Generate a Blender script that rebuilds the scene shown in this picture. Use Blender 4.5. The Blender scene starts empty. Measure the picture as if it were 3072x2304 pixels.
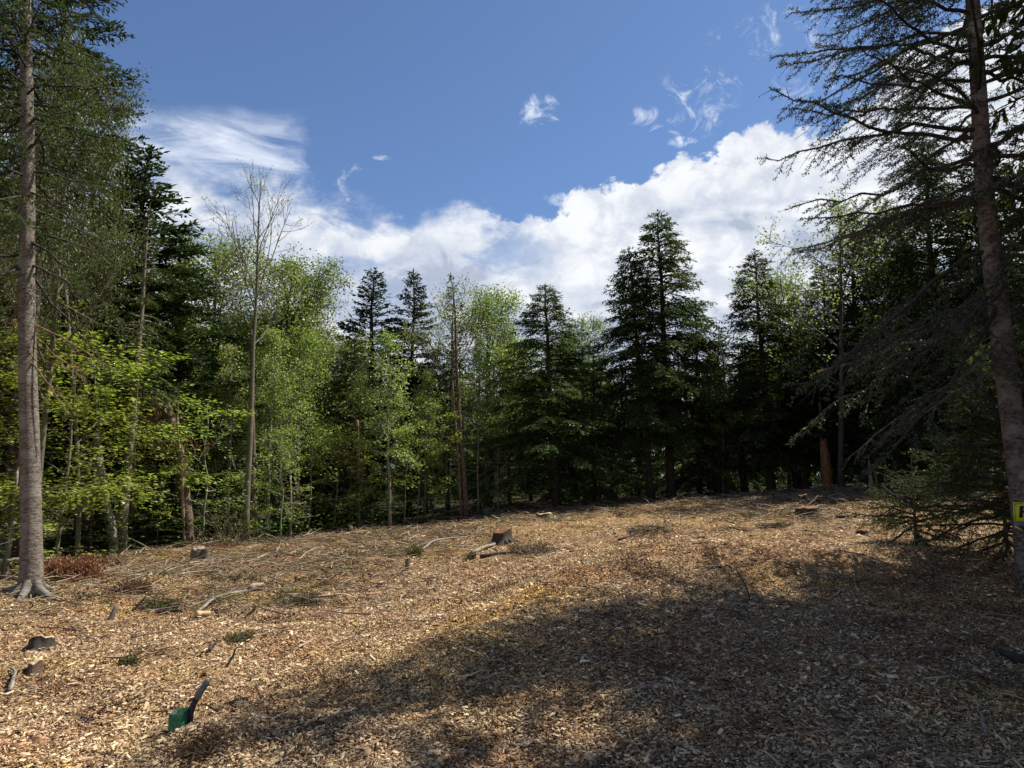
import bpy, math, random
import numpy as np
from mathutils import Vector

rad = math.radians
sc = bpy.context.scene
col = sc.collection
RNG = np.random.default_rng(11)
random.seed(5)

# ------------------------------------------------------------------ camera
W0, H0, F0 = 1024, 768, 710.0
PITCH = rad(7.5)
EYE = 1.5
cam_d = bpy.data.cameras.new('camera')
cam_d.sensor_width = 36.0
cam_d.lens = 36.0 * F0 / W0
cam_d.clip_start = 0.05
cam_d.clip_end = 3000
cam = bpy.data.objects.new('camera', cam_d)
cam.location = (0, 0, EYE)
cam.rotation_euler = (rad(90) + PITCH, 0, 0)
col.objects.link(cam)
sc.camera = cam


def ray(u, v):
    a, b = (u - 512) / F0, (384 - v) / F0
    return (a, math.cos(PITCH) - b * math.sin(PITCH), math.sin(PITCH) + b * math.cos(PITCH))


def pix(u, v, y):
    r = ray(u, v)
    t = y / r[1]
    return (r[0] * t, y, EYE + r[2] * t)


def azel(u, v):
    r = ray(u, v)
    n = math.sqrt(sum(c * c for c in r))
    return math.atan2(r[0], r[1]), math.asin(r[2] / n)


# ------------------------------------------------------------------ light
SUN_AZ = 65.0     # degrees clockwise from the view direction
SUN_EL = 56.0
SKY_STRENGTH = 0.10
sun_d = bpy.data.lights.new('sun', 'SUN')
sun_d.energy = 4.9
sun_d.angle = rad(0.55)
sun_d.color = (1.0, 0.945, 0.86)
sun = bpy.data.objects.new('sun', sun_d)
ts = Vector((math.sin(rad(SUN_AZ)) * math.cos(rad(SUN_EL)), math.cos(rad(SUN_AZ)) * math.cos(rad(SUN_EL)), math.sin(rad(SUN_EL))))
sun.rotation_euler = ts.to_track_quat('Z', 'Y').to_euler()
sun.location = ts * 60
col.objects.link(sun)

sc.view_settings.view_transform = 'Standard'
sc.view_settings.look = 'None'
sc.view_settings.gamma = 1.0
sc.view_settings.exposure = 0.62
sc.view_settings.use_curve_mapping = False
sc.render.engine = 'CYCLES'
sc.cycles.max_bounces = 5
sc.cycles.diffuse_bounces = 3
sc.cycles.glossy_bounces = 1
sc.cycles.transmission_bounces = 3
sc.cycles.sample_clamp_indirect = 6.0


# ------------------------------------------------------------------ node helper
class NT:
    def __init__(self, tree):
        self.t = tree
        tree.nodes.clear()

    def n(self, typ, **kw):
        nd = self.t.nodes.new(typ)
        for k, v in kw.items():
            setattr(nd, k, v)
        return nd

    def put(self, sock, v):
        if isinstance(v, bpy.types.NodeSocket):
            self.t.links.new(v, sock)
        elif v is not None:
            if hasattr(sock.default_value, '__len__') and not hasattr(v, '__len__'):
                v = (v,) * len(sock.default_value)
            if hasattr(v, '__len__') and len(v) == 3 and len(sock.default_value) == 4:
                v = tuple(v) + (1.0,)
            sock.default_value = v

    def m(self, op, a, b=None, c=None, clamp=False):
        nd = self.n('ShaderNodeMath', operation=op, use_clamp=clamp)
        for i, x in enumerate((a, b, c)):
            if x is not None:
                self.put(nd.inputs[i], x)
        return nd.outputs[0]

    def vm(self, op, a, b=None):
        nd = self.n('ShaderNodeVectorMath', operation=op)
        self.put(nd.inputs[0], a)
        if b is not None:
            self.put(nd.inputs[1], b)
        return nd.outputs[0]

    def xyz(self, x, y, z):
        nd = self.n('ShaderNodeCombineXYZ')
        for i, q in enumerate((x, y, z)):
            self.put(nd.inputs[i], q)
        return nd.outputs[0]

    def mix(self, f, a, b, mode='MIX'):
        nd = self.n('ShaderNodeMix', data_type='RGBA', blend_type=mode)
        self.put(nd.inputs[0], f)
        self.put(nd.inputs[6], a)
        self.put(nd.inputs[7], b)
        return nd.outputs[2]

    def noise(self, vec, scale, detail=4, rough=0.55, dist=0.0):
        nd = self.n('ShaderNodeTexNoise')
        if vec is not None:
            self.put(nd.inputs['Vector'], vec)
        nd.inputs['Scale'].default_value = scale
        nd.inputs['Detail'].default_value = detail
        nd.inputs['Roughness'].default_value = rough
        nd.inputs['Distortion'].default_value = dist
        return nd.outputs['Fac']

    def ramp(self, f, stops, interp='LINEAR'):
        nd = self.n('ShaderNodeValToRGB')
        nd.color_ramp.interpolation = interp
        el = nd.color_ramp.elements
        while len(el) < len(stops):
            el.new(0.5)
        for e, (p, c) in zip(el, stops):
            e.position = p
            if not hasattr(c, '__len__'):
                c = (c, c, c)
            e.color = tuple(c) + (1.0,)
        self.put(nd.inputs[0], f)
        return nd.outputs[0]

    def smooth(self, x, lo, hi):
        nd = self.n('ShaderNodeMapRange', interpolation_type='SMOOTHSTEP')
        self.put(nd.inputs[0], x)
        self.put(nd.inputs[1], lo)
        self.put(nd.inputs[2], hi)
        return nd.outputs[0]


# ------------------------------------------------------------------ sky
world = bpy.data.worlds.new('World')
sc.world = world
world.use_nodes = True
w = NT(world.node_tree)
sky = w.n('ShaderNodeTexSky', sky_type='NISHITA')
sky.sun_disc = False
sky.sun_elevation = rad(SUN_EL)
sky.sun_rotation = rad(SUN_AZ)
sky.altitude = 400
sky.air_density = 1.0
sky.dust_density = 0.35
sky.ozone_density = 2.2
tc = w.n('ShaderNodeTexCoord').outputs['Generated']
sep = w.n('ShaderNodeSeparateXYZ')
w.put(sep.inputs[0], tc)
X, Y, Z = sep.outputs
az = w.m('ARCTAN2', X, Y)
el = w.m('ARCSINE', w.m('MINIMUM', w.m('MAXIMUM', Z, -1.0), 1.0))
# upper edge of the cloud bank as a curve: azimuth -> elevation
edge_px = [(-60, 165), (60, 172), (150, 168), (230, 176), (290, 180), (340, 200), (400, 212), (450, 204), (500, 214), (560, 205), (590, 184),
           (630, 182), (665, 170), (685, 158), (715, 160), (735, 124), (765, 122), (800, 134), (850, 100), (900, 60), (960, 20), (1040, -20)]
fc = w.n('ShaderNodeFloatCurve')
cv = fc.mapping.curves[0]
pts = [(0.0, 0.28), (0.2, 0.36)]
for u, v in edge_px:
    a, e = azel(u, v)
    pts.append(((a / math.pi + 1) / 2, e / 1.2))
pts += [(0.66, 0.62), (0.75, 0.5), (0.9, 0.32), (1.0, 0.28)]
cv.points[0].location = pts[0]
cv.points[1].location = pts[-1]
for p in pts[1:-1]:
    cv.points.new(*p)
fc.mapping.update()
w.put(fc.inputs['Value'], w.m('MULTIPLY', w.m('ADD', w.m('DIVIDE', az, math.pi), 1.0), 0.5))
edge = w.m('MULTIPLY', fc.outputs[0], 1.2)
D = w.xyz(az, w.m('MULTIPLY', el, 1.25), 0.0)
n1 = w.noise(D, 9.0, 9, 0.6, 0.25)
n2 = w.noise(D, 30.0, 7, 0.62)
n3 = w.noise(w.xyz(az, w.m('MULTIPLY', el, 3.2), 3.3), 5.0, 8, 0.6, 0.6)
below = w.m('SUBTRACT', edge, el)
jag = w.m('ADD', w.m('MULTIPLY', w.m('SUBTRACT', n1, 0.5), 0.17), w.m('ADD', w.m('MULTIPLY', w.m('SUBTRACT', n2, 0.5), 0.055), w.m('MULTIPLY', w.m('SUBTRACT', w.noise(D, 85.0, 5, 0.6), 0.5), 0.016)))
dd = w.m('ADD', below, jag)
bank = w.smooth(dd, 0.0, 0.014)
# softer left part of the bank
softm = w.smooth(az, 0.06, -0.12)
bank_soft = w.smooth(w.m('ADD', dd, w.m('MULTIPLY', w.m('SUBTRACT', n3, 0.5), 0.1)), -0.012, 0.06)
bank = w.m('ADD', w.m('MULTIPLY', bank, w.m('SUBTRACT', 1.0, softm)), w.m('MULTIPLY', bank_soft, softm))
# thinner streaks low on the left where blue shows
thin = w.m('MULTIPLY', w.smooth(n3, 0.52, 0.40), w.m('MULTIPLY', w.smooth(below, 0.16, 0.03), w.smooth(az, 0.10, -0.02)))
bank = w.m('MULTIPLY', bank, w.m('SUBTRACT', 1.0, w.m('MULTIPLY', thin, 0.65)))
# veil band above the bank at the left
def win(x, c, r, soft):
    return w.smooth(w.m('ABSOLUTE', w.m('SUBTRACT', x, c)), r, r - soft)
ca, ce = azel(190, 150)
n4 = w.noise(w.xyz(az, w.m('MULTIPLY', el, 5.0), 1.7), 6.5, 9, 0.62, 0.7)
ca2, ce2 = azel(312, 150)
ca1, ce1 = azel(130, 145)
VT = -(ce2 - ce1) / (ca2 - ca1)
veil = w.m('MULTIPLY', w.smooth(w.m('ADD', az, w.m('MULTIPLY', w.m('SUBTRACT', n2, 0.5), 0.10)), ca2 + 0.01, ca2 - 0.05),
           win(w.m('ADD', w.m('ADD', el, w.m('MULTIPLY', w.m('SUBTRACT', az, ca), VT)), w.m('MULTIPLY', w.m('SUBTRACT', n1, 0.5), 0.035)), ce, 0.056, 0.035))
veil = w.m('MULTIPLY', veil, w.smooth(n4, 0.24, 0.80))
veil = w.m('MULTIPLY', veil, 0.95)
wisps = None
for (u, v, ru, rv, s) in [(538, 112, 24, 19, .62), (652, 116, 28, 14, .55), (690, 105, 44, 34, .36), (770, 32, 40, 28, .48), (715, 84, 30, 36, .34), (806, 62, 50, 50, .36), (355, 184, 24, 22, .36),
                          (384, 158, 12, 3, .55), (192, 92, 9, 5, .25), (715, 42, 12, 12, .3), (680, 142, 18, 6, .6), (560, 199, 20, 8, .8)]:
    a, e = azel(u, v)
    q = w.m('ADD', w.m('POWER', w.m('DIVIDE', w.m('SUBTRACT', az, a), ru / F0), 2.0), w.m('POWER', w.m('DIVIDE', w.m('SUBTRACT', el, e), rv / F0), 2.0))
    g = w.m('MULTIPLY', w.smooth(q, 1.5, 0.0), s)
    wisps = g if wisps is None else w.m('MAXIMUM', wisps, g)
n5 = w.noise(D, 22.0, 9, 0.66, 1.2)
wisps = w.m('MULTIPLY', w.smooth(w.m('ADD', wisps, w.m('MULTIPLY', w.m('SUBTRACT', n5, 0.5), 2.6)), 0.30, 1.1), w.m('MULTIPLY', w.smooth(wisps, 0.0, 0.3), 0.75))
thinc = w.m('MAXIMUM', veil, wisps)
# cloud shade
n6 = w.noise(w.xyz(az, w.m('MULTIPLY', el, 1.9), 7.1), 6.0, 8, 0.55, 0.5)
n7 = w.noise(D, 17.0, 8, 0.6, 0.4)
deep = w.smooth(below, 0.01, 0.12)
shade = w.m('ADD', w.m('MULTIPLY', deep, w.smooth(n6, 0.37, 0.62)), w.m('MULTIPLY', w.smooth(n7, 0.40, 0.66), 0.55))
cl = w.ramp(shade, [(0.0, (6.3, 6.45, 6.7)), (0.35, (5.0, 5.3, 5.85)), (0.7, (4.1, 4.5, 5.3)), (1.0, (3.1, 3.5, 4.4))])
# direct scale: the world strength multiplies it back down
skyc = w.mix(1.0, sky.outputs[0], (0.66, 0.88, 1.12), 'MULTIPLY')
hi = w.n('ShaderNodeHueSaturation')
hi.inputs['Saturation'].default_value = 0.92
hi.inputs['Value'].default_value = 0.74
w.put(hi.inputs['Color'], skyc)
out = w.mix(thinc, hi.outputs[0], (6.3, 6.7, 7.4))
out = w.mix(bank, out, cl)
bg = w.n('ShaderNodeBackground')
w.put(bg.inputs[0], out)
bg.inputs[1].default_value = SKY_STRENGTH
wo = w.n('ShaderNodeOutputWorld')
world.node_tree.links.new(bg.outputs[0], wo.inputs[0])
world.cycles.sampling_method = 'MANUAL'
world.cycles.sample_map_resolution = 512


# ------------------------------------------------------------------ materials
def new_mat(name):
    m = bpy.data.materials.new(name)
    m.use_nodes = True
    return m, NT(m.node_tree)


def finish(m, t, shader, disp=None):
    o = t.n('ShaderNodeOutputMaterial')
    m.node_tree.links.new(shader, o.inputs[0])
    return m


def leaf_mat(name, stops, trans=0.4, gloss=0.04, tint=0.35):
    m, t = new_mat(name)
    g = t.n('ShaderNodeNewGeometry')
    c = t.ramp(g.outputs['Random Per Island'], stops)
    oi = t.n('ShaderNodeObjectInfo')
    h = t.n('ShaderNodeHueSaturation')
    t.put(h.inputs['Color'], c)
    t.put(h.inputs['Hue'], t.m('ADD', t.m('MULTIPLY', t.m('SUBTRACT', oi.outputs['Random'], 0.5), 0.03), 0.5))
    t.put(h.inputs['Value'], t.m('ADD', t.m('MULTIPLY', t.m('SUBTRACT', oi.outputs['Random'], 0.5), tint), 1.0))
    d = t.n('ShaderNodeBsdfDiffuse')
    t.put(d.inputs[0], h.outputs[0])
    tr = t.n('ShaderNodeBsdfTranslucent')
    t.put(tr.inputs[0], t.mix(1.0, h.outputs[0], (1.15, 1.2, 0.7), 'MULTIPLY'))
    mx = t.n('ShaderNodeMixShader')
    mx.inputs[0].default_value = trans
    m.node_tree.links.new(d.outputs[0], mx.inputs[1])
    m.node_tree.links.new(tr.outputs[0], mx.inputs[2])
    s = mx.outputs[0]
    if gloss:
        gl = t.n('ShaderNodeBsdfGlossy')
        gl.inputs['Roughness'].default_value = 0.42
        m2 = t.n('ShaderNodeMixShader')
        m2.inputs[0].default_value = gloss
        m.node_tree.links.new(s, m2.inputs[1])
        m.node_tree.links.new(gl.outputs[0], m2.inputs[2])
        s = m2.outputs[0]
    return finish(m, t, s)


def bark_mat(name, dark, light, ring=6.0, lichen=None, scale=1.0, bump=0.4, lich_amt=0.5):
    m, t = new_mat(name)
    tc = t.n('ShaderNodeTexCoord').outputs['Object']
    sp = t.n('ShaderNodeSeparateXYZ')
    t.put(sp.inputs[0], tc)
    v1 = t.xyz(t.m('MULTIPLY', sp.outputs[0], 9 * scale), t.m('MULTIPLY', sp.outputs[1], 9 * scale), t.m('MULTIPLY', sp.outputs[2], ring))
    a = t.noise(v1, 2.2, 6, 0.65, 0.5)
    b = t.noise(tc, 3.5 * scale, 4, 0.6)
    fine = t.noise(tc, 60 * scale, 4, 0.7)
    c = t.mix(t.smooth(t.m('ADD', t.m('MULTIPLY', a, 0.7), t.m('MULTIPLY', fine, 0.3)), 0.36, 0.64), dark, light)
    if lichen:
        c = t.mix(t.m('MULTIPLY', t.smooth(b, 0.5, 0.66), lich_amt), c, lichen)
    dots = t.n('ShaderNodeTexVoronoi')
    t.put(dots.inputs['Vector'], v1)
    dots.inputs['Scale'].default_value = 1.6
    c = t.mix(t.m('MULTIPLY', t.smooth(dots.outputs['Distance'], 0.16, 0.05), 0.6), c, tuple(x * 0.45 for x in dark))
    p = t.n('ShaderNodeBsdfPrincipled')
    t.put(p.inputs['Base Color'], c)
    p.inputs['Roughness'].default_value = 0.9
    p.inputs['Specular IOR Level'].default_value = 0.15
    bp = t.n('ShaderNodeBump')
    bp.inputs['Strength'].default_value = bump
    bp.inputs['Distance'].default_value = 0.02
    t.put(bp.inputs['Height'], t.m('ADD', a, t.m('MULTIPLY', fine, 0.5)))
    m.node_tree.links.new(bp.outputs[0], p.inputs['Normal'])
    return finish(m, t, p.outputs[0])


def island_mat(name, stops, rough=0.8, patch=None, detail=0.25):
    """one colour per loose piece, plus large patches of tint on the ground"""
    m, t = new_mat(name)
    g = t.n('ShaderNodeNewGeometry')
    c = t.ramp(g.outputs['Random Per Island'], stops)
    if patch:
        for (sc_, off, lo, hi_, colr, amt) in patch:
            nz = t.noise(t.vm('ADD', g.outputs['Position'], (off, off * 2, 0)), sc_, 4, 0.6)
            c = t.mix(t.m('MULTIPLY', t.smooth(nz, lo, hi_), amt), c, t.mix(1.0, c, colr, 'MULTIPLY'))
    nz = t.noise(g.outputs['Position'], 90.0, 3, 0.6)
    c = t.mix(t.m('MULTIPLY', t.smooth(nz, 0.6, 0.35), detail), c, t.mix(1.0, c, (0.45, 0.4, 0.36), 'MULTIPLY'))
    p = t.n('ShaderNodeBsdfPrincipled')
    t.put(p.inputs['Base Color'], c)
    p.inputs['Roughness'].default_value = rough
    p.inputs['Specular IOR Level'].default_value = 0.2
    return finish(m, t, p.outputs[0])


def plain_mat(name, colr, rough=0.6, var=0.15, scale=30, spec=0.4, light=None):
    m, t = new_mat(name)
    tc = t.n('ShaderNodeTexCoord').outputs['Object']
    nz = t.noise(tc, scale, 5, 0.6)
    c = t.mix(t.smooth(nz, 0.3, 0.7), tuple(x * (1 - var) for x in colr), light or tuple(min(1, x * (1 + var)) for x in colr))
    p = t.n('ShaderNodeBsdfPrincipled')
    t.put(p.inputs['Base Color'], c)
    p.inputs['Roughness'].default_value = rough
    p.inputs['Specular IOR Level'].default_value = spec
    return finish(m, t, p.outputs[0])


M = {}
M['spruce'] = leaf_mat('spruce_needles', [(0, (.018, .032, .012)), (.5, (.034, .055, .018)), (.85, (.055, .08, .028)), (1, (.07, .095, .045))], .22, .015)
M['hemlock'] = leaf_mat('hemlock_needles', [(0, (.028, .046, .013)), (.5, (.056, .085, .022)), (.85, (.095, .13, .036)), (1, (.15, .18, .07))], .3, .015)
M['near_spruce'] = leaf_mat('near_spruce_needles', [(0, (.022, .038, .015)), (.5, (.042, .065, .024)), (1, (.085, .11, .045))], .2, .06)
M['spring'] = leaf_mat('spring_leaves', [(0, (.10, .145, .03)), (.5, (.19, .255, .06)), (1, (.33, .39, .12))], .55, .03)
M['spring_pale'] = leaf_mat('pale_spring_leaves', [(0, (.15, .20, .06)), (.5, (.24, .31, .09)), (1, (.36, .40, .15))], .5, .03)
M['grey_green'] = leaf_mat('small_dull_leaves', [(0, (.06, .085, .03)), (.5, (.11, .14, .05)), (1, (.19, .21, .09))], .35, .02)
M['maple'] = leaf_mat('young_maple_leaves', [(0, (.13, .19, .03)), (.5, (.26, .34, .055)), (1, (.44, .50, .12))], .48, .03)
M['dead_red'] = leaf_mat('dead_red_needles', [(0, (.16, .085, .045)), (.6, (.33, .17, .09)), (1, (.46, .28, .16))], .2, 0)
M['dead_brown'] = leaf_mat('dead_brown_needles', [(0, (.09, .05, .028)), (.6, (.17, .10, .055)), (1, (.26, .17, .09))], .2, 0)
M['olive'] = leaf_mat('fading_needles', [(0, (.05, .07, .02)), (.5, (.11, .12, .035)), (1, (.22, .17, .06))], .3, 0)
M['bark_grey'] = bark_mat('grey_fir_bark', (.085, .070, .056), (.27, .23, .185), 18, (.30, .30, .25), .8, .9, .6)
M['bark_brown'] = bark_mat('brown_bark', (.075, .05, .036), (.2, .14, .10), 8, (.2, .21, .17))
M['bark_dark'] = bark_mat('dark_bark', (.03, .024, .02), (.09, .072, .06), 8, (.12, .13, .10))
M['bark_purple'] = bark_mat('near_spruce_bark', (.048, .037, .033), (.23, .18, .165), 14, (.27, .265, .245), .8, .9, .85)
M['bark_pale'] = bark_mat('pale_bark', (.14, .13, .10), (.34, .31, .25), 16, (.30, .33, .24))
M['bark_olive'] = bark_mat('olive_bark', (.07, .066, .042), (.19, .18, .12), 16, (.22, .25, .16))
M['twig_grey'] = plain_mat('grey_dead_twig', (.16, .15, .13), .9, .35, 14)
M['twig_brown'] = plain_mat('brown_twig', (.15, .095, .06), .9, .4, 14)
M['twig_dark'] = plain_mat('dark_twig', (.045, .034, .027), .9, .4, 14)
M['wood_cut'] = plain_mat('fresh_cut_wood', (.55, .38, .20), .8, .25, 25)
M['wood_old'] = bark_mat('rotten_wood', (.10, .045, .022), (.34, .17, .085), 1.2, None, 1.4, .9)
M['wood_bare'] = bark_mat('bare_weathered_wood', (.19, .13, .09), (.42, .33, .25), 1.2, None, 1.4, .6)
PATCH = [(0.9, 3.1, .48, .66, (.92, .74, .64), .6), (0.8, 9.7, .54, .68, (1.05, 1.02, .68), .6), (1.1, 17.0, .53, .66, (.5, .43, .4), .75), (2.6, 31.0, .54, .68, (.5, .44, .42), .7), (.35, 51.0, .50, .60, (1.12, 1.12, .92), .6)]
M['chips'] = island_mat('wood_chip', [(0, (.07, .038, .020)), (.24, (.23, .13, .062)), (.5, (.47, .315, .18)), (.8, (.68, .51, .305)), (1, (.84, .69, .47))], .8, PATCH)
M['slash'] = island_mat('slash_twig', [(0, (.07, .045, .03)), (.45, (.2, .135, .09)), (.75, (.33, .26, .18)), (1, (.52, .43, .31))], .9)
M['slash_red'] = leaf_mat('slash_brown_needles', [(0, (.08, .045, .022)), (.6, (.19, .11, .05)), (1, (.34, .22, .10))], .1, 0)
M['slash_green'] = leaf_mat('slash_needles', [(0, (.035, .04, .015)), (.5, (.075, .085, .03)), (1, (.16, .15, .06))], .2, 0)
M['debris'] = leaf_mat('dark_debris', [(0, (.03, .022, .017)), (.6, (.075, .05, .036)), (1, (.17, .12, .085))], .05, 0)
M['litter_leaf'] = leaf_mat('undergrowth_leaf', [(0, (.04, .08, .015)), (.6, (.10, .17, .035)), (1, (.30, .42, .09))], .4, .03)


def ground_mat():
    m, t = new_mat('chip_covered_ground')
    g = t.n('ShaderNodeNewGeometry')
    P = g.outputs['Position']
    vo = t.n('ShaderNodeTexVoronoi')
    t.put(vo.inputs['Vector'], t.vm('ADD', t.vm('MULTIPLY', P, (1, .7, 1)), t.vm('MULTIPLY', t.n('ShaderNodeTexNoise').outputs['Color'], (.04, .04, .04))))
    vo.inputs['Scale'].default_value = 75
    sp = t.n('ShaderNodeSeparateColor')
    t.put(sp.inputs[0], vo.outputs['Color'])
    c = t.ramp(sp.outputs[0], [(0, (.055, .03, .016)), (.35, (.19, .115, .058)), (.7, (.40, .26, .13)), (1, (.64, .46, .25))])
    for (sc_, off, lo, hi_, colr, amt) in PATCH:
        nz = t.noise(t.vm('ADD', P, (off, off * 2, 0)), sc_, 4, 0.6)
        c = t.mix(t.m('MULTIPLY', t.smooth(nz, lo, hi_), amt), c, t.mix(1.0, c, colr, 'MULTIPLY'))
    at = t.n('ShaderNodeAttribute', attribute_name='forest')
    nz = t.noise(P, 3.0, 5, .6)
    fl = t.mix(t.smooth(nz, .4, .65), (.035, .024, .014), (.055, .06, .022))
    c = t.mix(at.outputs['Fac'], c, fl)
    p = t.n('ShaderNodeBsdfPrincipled')
    t.put(p.inputs['Base Color'], c)
    p.inputs['Roughness'].default_value = .95
    p.inputs['Specular IOR Level'].default_value = .1
    bp = t.n('ShaderNodeBump')
    bp.inputs['Strength'].default_value = .8
    bp.inputs['Distance'].default_value = .03
    t.put(bp.inputs['Height'], t.m('ADD', vo.outputs['Distance'], t.noise(P, 12, 5, .6)))
    m.node_tree.links.new(bp.outputs[0], p.inputs['Normal'])
    return finish(m, t, p.outputs[0])


M['ground'] = ground_mat()


# ------------------------------------------------------------------ mesh helpers
class Buf:
    """collects quads and triangles, then becomes one mesh"""
    def __init__(self):
        self.v, self.q, self.t3, self.n = [], [], [], 0
        self.qm, self.tm = [], []

    def add(self, v, q=None, t=None, mat=0):
        v = np.asarray(v, float).reshape(-1, 3)
        if q is not None and len(q):
            q = np.asarray(q, np.int64).reshape(-1, 4)
            self.q.append(q + self.n)
            self.qm.append(np.full(len(q), mat))
        if t is not None and len(t):
            t = np.asarray(t, np.int64).reshape(-1, 3)
            self.t3.append(t + self.n)
            self.tm.append(np.full(len(t), mat))
        self.v.append(v)
        self.n += len(v)

    def mesh(self, name, mats, smooth=False):
        V = np.concatenate(self.v) if self.v else np.zeros((0, 3))
        q = np.concatenate(self.q) if self.q else np.zeros((0, 4), np.int64)
        t = np.concatenate(self.t3) if self.t3 else np.zeros((0, 3), np.int64)
        me = bpy.data.meshes.new(name)
        me.vertices.add(len(V))
        me.vertices.foreach_set('co', V.astype(np.float32).ravel())
        me.loops.add(q.size + t.size)
        me.loops.foreach_set('vertex_index', np.concatenate([q.ravel(), t.ravel()]).astype(np.int32))
        me.polygons.add(len(q) + len(t))
        me.polygons.foreach_set('loop_start', np.concatenate([np.arange(len(q)) * 4, q.size + np.arange(len(t)) * 3]).astype(np.int32))
        if smooth:
            me.polygons.foreach_set('use_smooth', np.ones(len(q) + len(t), bool))
        if not isinstance(mats, (list, tuple)):
            mats = [mats]
        for mm in mats:
            me.materials.append(mm)
        if len(mats) > 1:
            mi = np.concatenate((self.qm or [np.zeros(0)]) + (self.tm or [np.zeros(0)]))
            me.polygons.foreach_set('material_index', mi.astype(np.int32))
        me.update(calc_edges=True)
        return me


def unit(a):
    return a / np.maximum(np.linalg.norm(a, axis=-1, keepdims=True), 1e-9)


def tube(buf, pts, rads, sides=6, cap=True, mat=0, jit=0.0, rng=None):
    P = np.asarray(pts, float)
    n = len(P)
    R = np.broadcast_to(np.asarray(rads, float), (n,))
    T = unit(np.gradient(P, axis=0))
    ref = np.array([0.31, 0.17, 0.93]) if abs(T[:, 2]).mean() < .85 else np.array([1., .05, 0])
    A = unit(np.cross(T, ref))
    B = np.cross(T, A)
    th = np.arange(sides) * 2 * np.pi / sides
    rr = R[:, None] * np.ones((n, sides))
    if jit:
        rr = rr * (1 + jit * (rng or RNG).normal(size=(n, sides)))
    V = P[:, None] + rr[..., None] * (A[:, None] * np.cos(th)[None, :, None] + B[:, None] * np.sin(th)[None, :, None])
    i = np.arange(n - 1)[:, None] * sides
    j = np.arange(sides)[None]
    k = (j + 1) % sides
    q = np.stack([i + j, i + k, i + sides + k, i + sides + j], -1).reshape(-1, 4)
    V = V.reshape(-1, 3)
    tt = []
    if cap:
        V = np.concatenate([V, P[:1], P[-1:]])
        a, b = n * sides, n * sides + 1
        for s in range(sides):
            tt.append((a, (s + 1) % sides, s))
            tt.append((b, (n - 1) * sides + s, (n - 1) * sides + (s + 1) % sides))
    buf.add(V, q, tt, mat)


def leaves(buf, P, Dr, N, L, Wd, fold=0.0, mat=0):
    """diamond leaves: P base, Dr direction, N rough normal"""
    Dr = unit(Dr)
    S = unit(np.cross(Dr, N))
    Nn = np.cross(S, Dr)
    L = np.broadcast_to(L, (len(P),))[:, None]
    Wd = np.broadcast_to(Wd, (len(P),))[:, None]
    mid = P + Dr * L * .45
    V = np.stack([P, mid + S * Wd * .5 + Nn * Wd * fold, P + Dr * L, mid - S * Wd * .5 + Nn * Wd * fold], 1).reshape(-1, 3)
    q = np.arange(len(P) * 4).reshape(-1, 4)
    buf.add(V, q, None, mat)


def link(name, data, parent=None, loc=None):
    o = bpy.data.objects.new(name, data)
    col.objects.link(o)
    if parent is not None:
        o.parent = parent
    if loc is not None:
        o.location = loc
    return o


def tag(o, label=None, cat=None, group=None, kind=None):
    if label:
        o['label'] = label
    if cat:
        o['category'] = cat
    if group:
        o['group'] = group
    if kind:
        o['kind'] = kind
    return o


def dup(proto, name, loc, rot=(0, 0, 0), scale=(1, 1, 1)):
    r = bpy.data.objects.new(name, None)
    col.objects.link(r)
    r.location, r.rotation_euler, r.scale = loc, rot, scale
    for (pn, data, kids) in proto:
        c = link(pn, data, r)
        for (kn, kd) in kids:
            link(kn, kd, c)
    return r


# ------------------------------------------------------------------ terrain
def vnoise(x, y, seed=0):
    xi, yi = np.floor(x).astype(np.int64), np.floor(y).astype(np.int64)
    xf, yf = x - xi, y - yi
    xf = xf * xf * (3 - 2 * xf)
    yf = yf * yf * (3 - 2 * yf)

    def h(a, b):
        n = (a * 374761393 + b * 668265263 + seed * 974711) & 0xffffffff
        n = ((n ^ (n >> 13)) * 1274126177) & 0xffffffff
        return ((n ^ (n >> 16)) & 0xffff) / 65535.0
    return (h(xi, yi) * (1 - xf) + h(xi + 1, yi) * xf) * (1 - yf) + (h(xi, yi + 1) * (1 - xf) + h(xi + 1, yi + 1) * xf) * yf - .5


def fbm(x, y, seed=0, oc=4):
    s, a = 0, 1.0
    for i in range(oc):
        s = s + a * vnoise(x * 2 ** i + 17.3 * i, y * 2 ** i - 9.1 * i, seed + i)
        a *= .5
    return s


ctrl = [(-3, 0, 0), (3, 0, .02), (-7, 0, -.1), (8, 0, .1), (0, 4, 0), (-3, 4, -.02), (3, 4, .03), (5, 5.5, .12), (-5, 5, -.05), (0, -8, 0), (-20, -10, -.4), (20, -10, .6)]
for uvy in [(700, 559, 9.4), (820, 562, 9.4), (600, 578, 8.6), (950, 600, 7.4), (880, 600, 7.5), (30, 597, 9.0), (20, 572, 12.5), (110, 556, 15), (190, 546, 16.5), (240, 545, 17),
            (280, 545, 18), (330, 533, 20), (390, 530, 21), (466, 519, 22.5), (556, 507, 24.5), (655, 501, 26), (710, 498, 26), (770, 495, 25.5), (830, 489, 24.5),
            (880, 489, 23.5), (950, 496, 17), (1012, 588, 8.0), (980, 520, 13), (250, 610, 8.8), (450, 560, 12.6), (450, 600, 9.1), (700, 520, 16), (850, 520, 14.5), (560, 530, 17.5)]:
    ctrl.append(pix(*uvy))
ctrl += [(-60, 60, -.6), (0, 60, .3), (60, 60, 1.8), (-60, 10, -.8), (60, 10, 2.0), (-20, 35, -.5), (25, 38, 1.4), (0, 36, .35), (-14, 8, -.3), (14, 10, .8)]
ctrl = np.array(ctrl, float)


def _tps(r2):
    return .5 * r2 * np.log(r2 + 1e-9)


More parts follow.
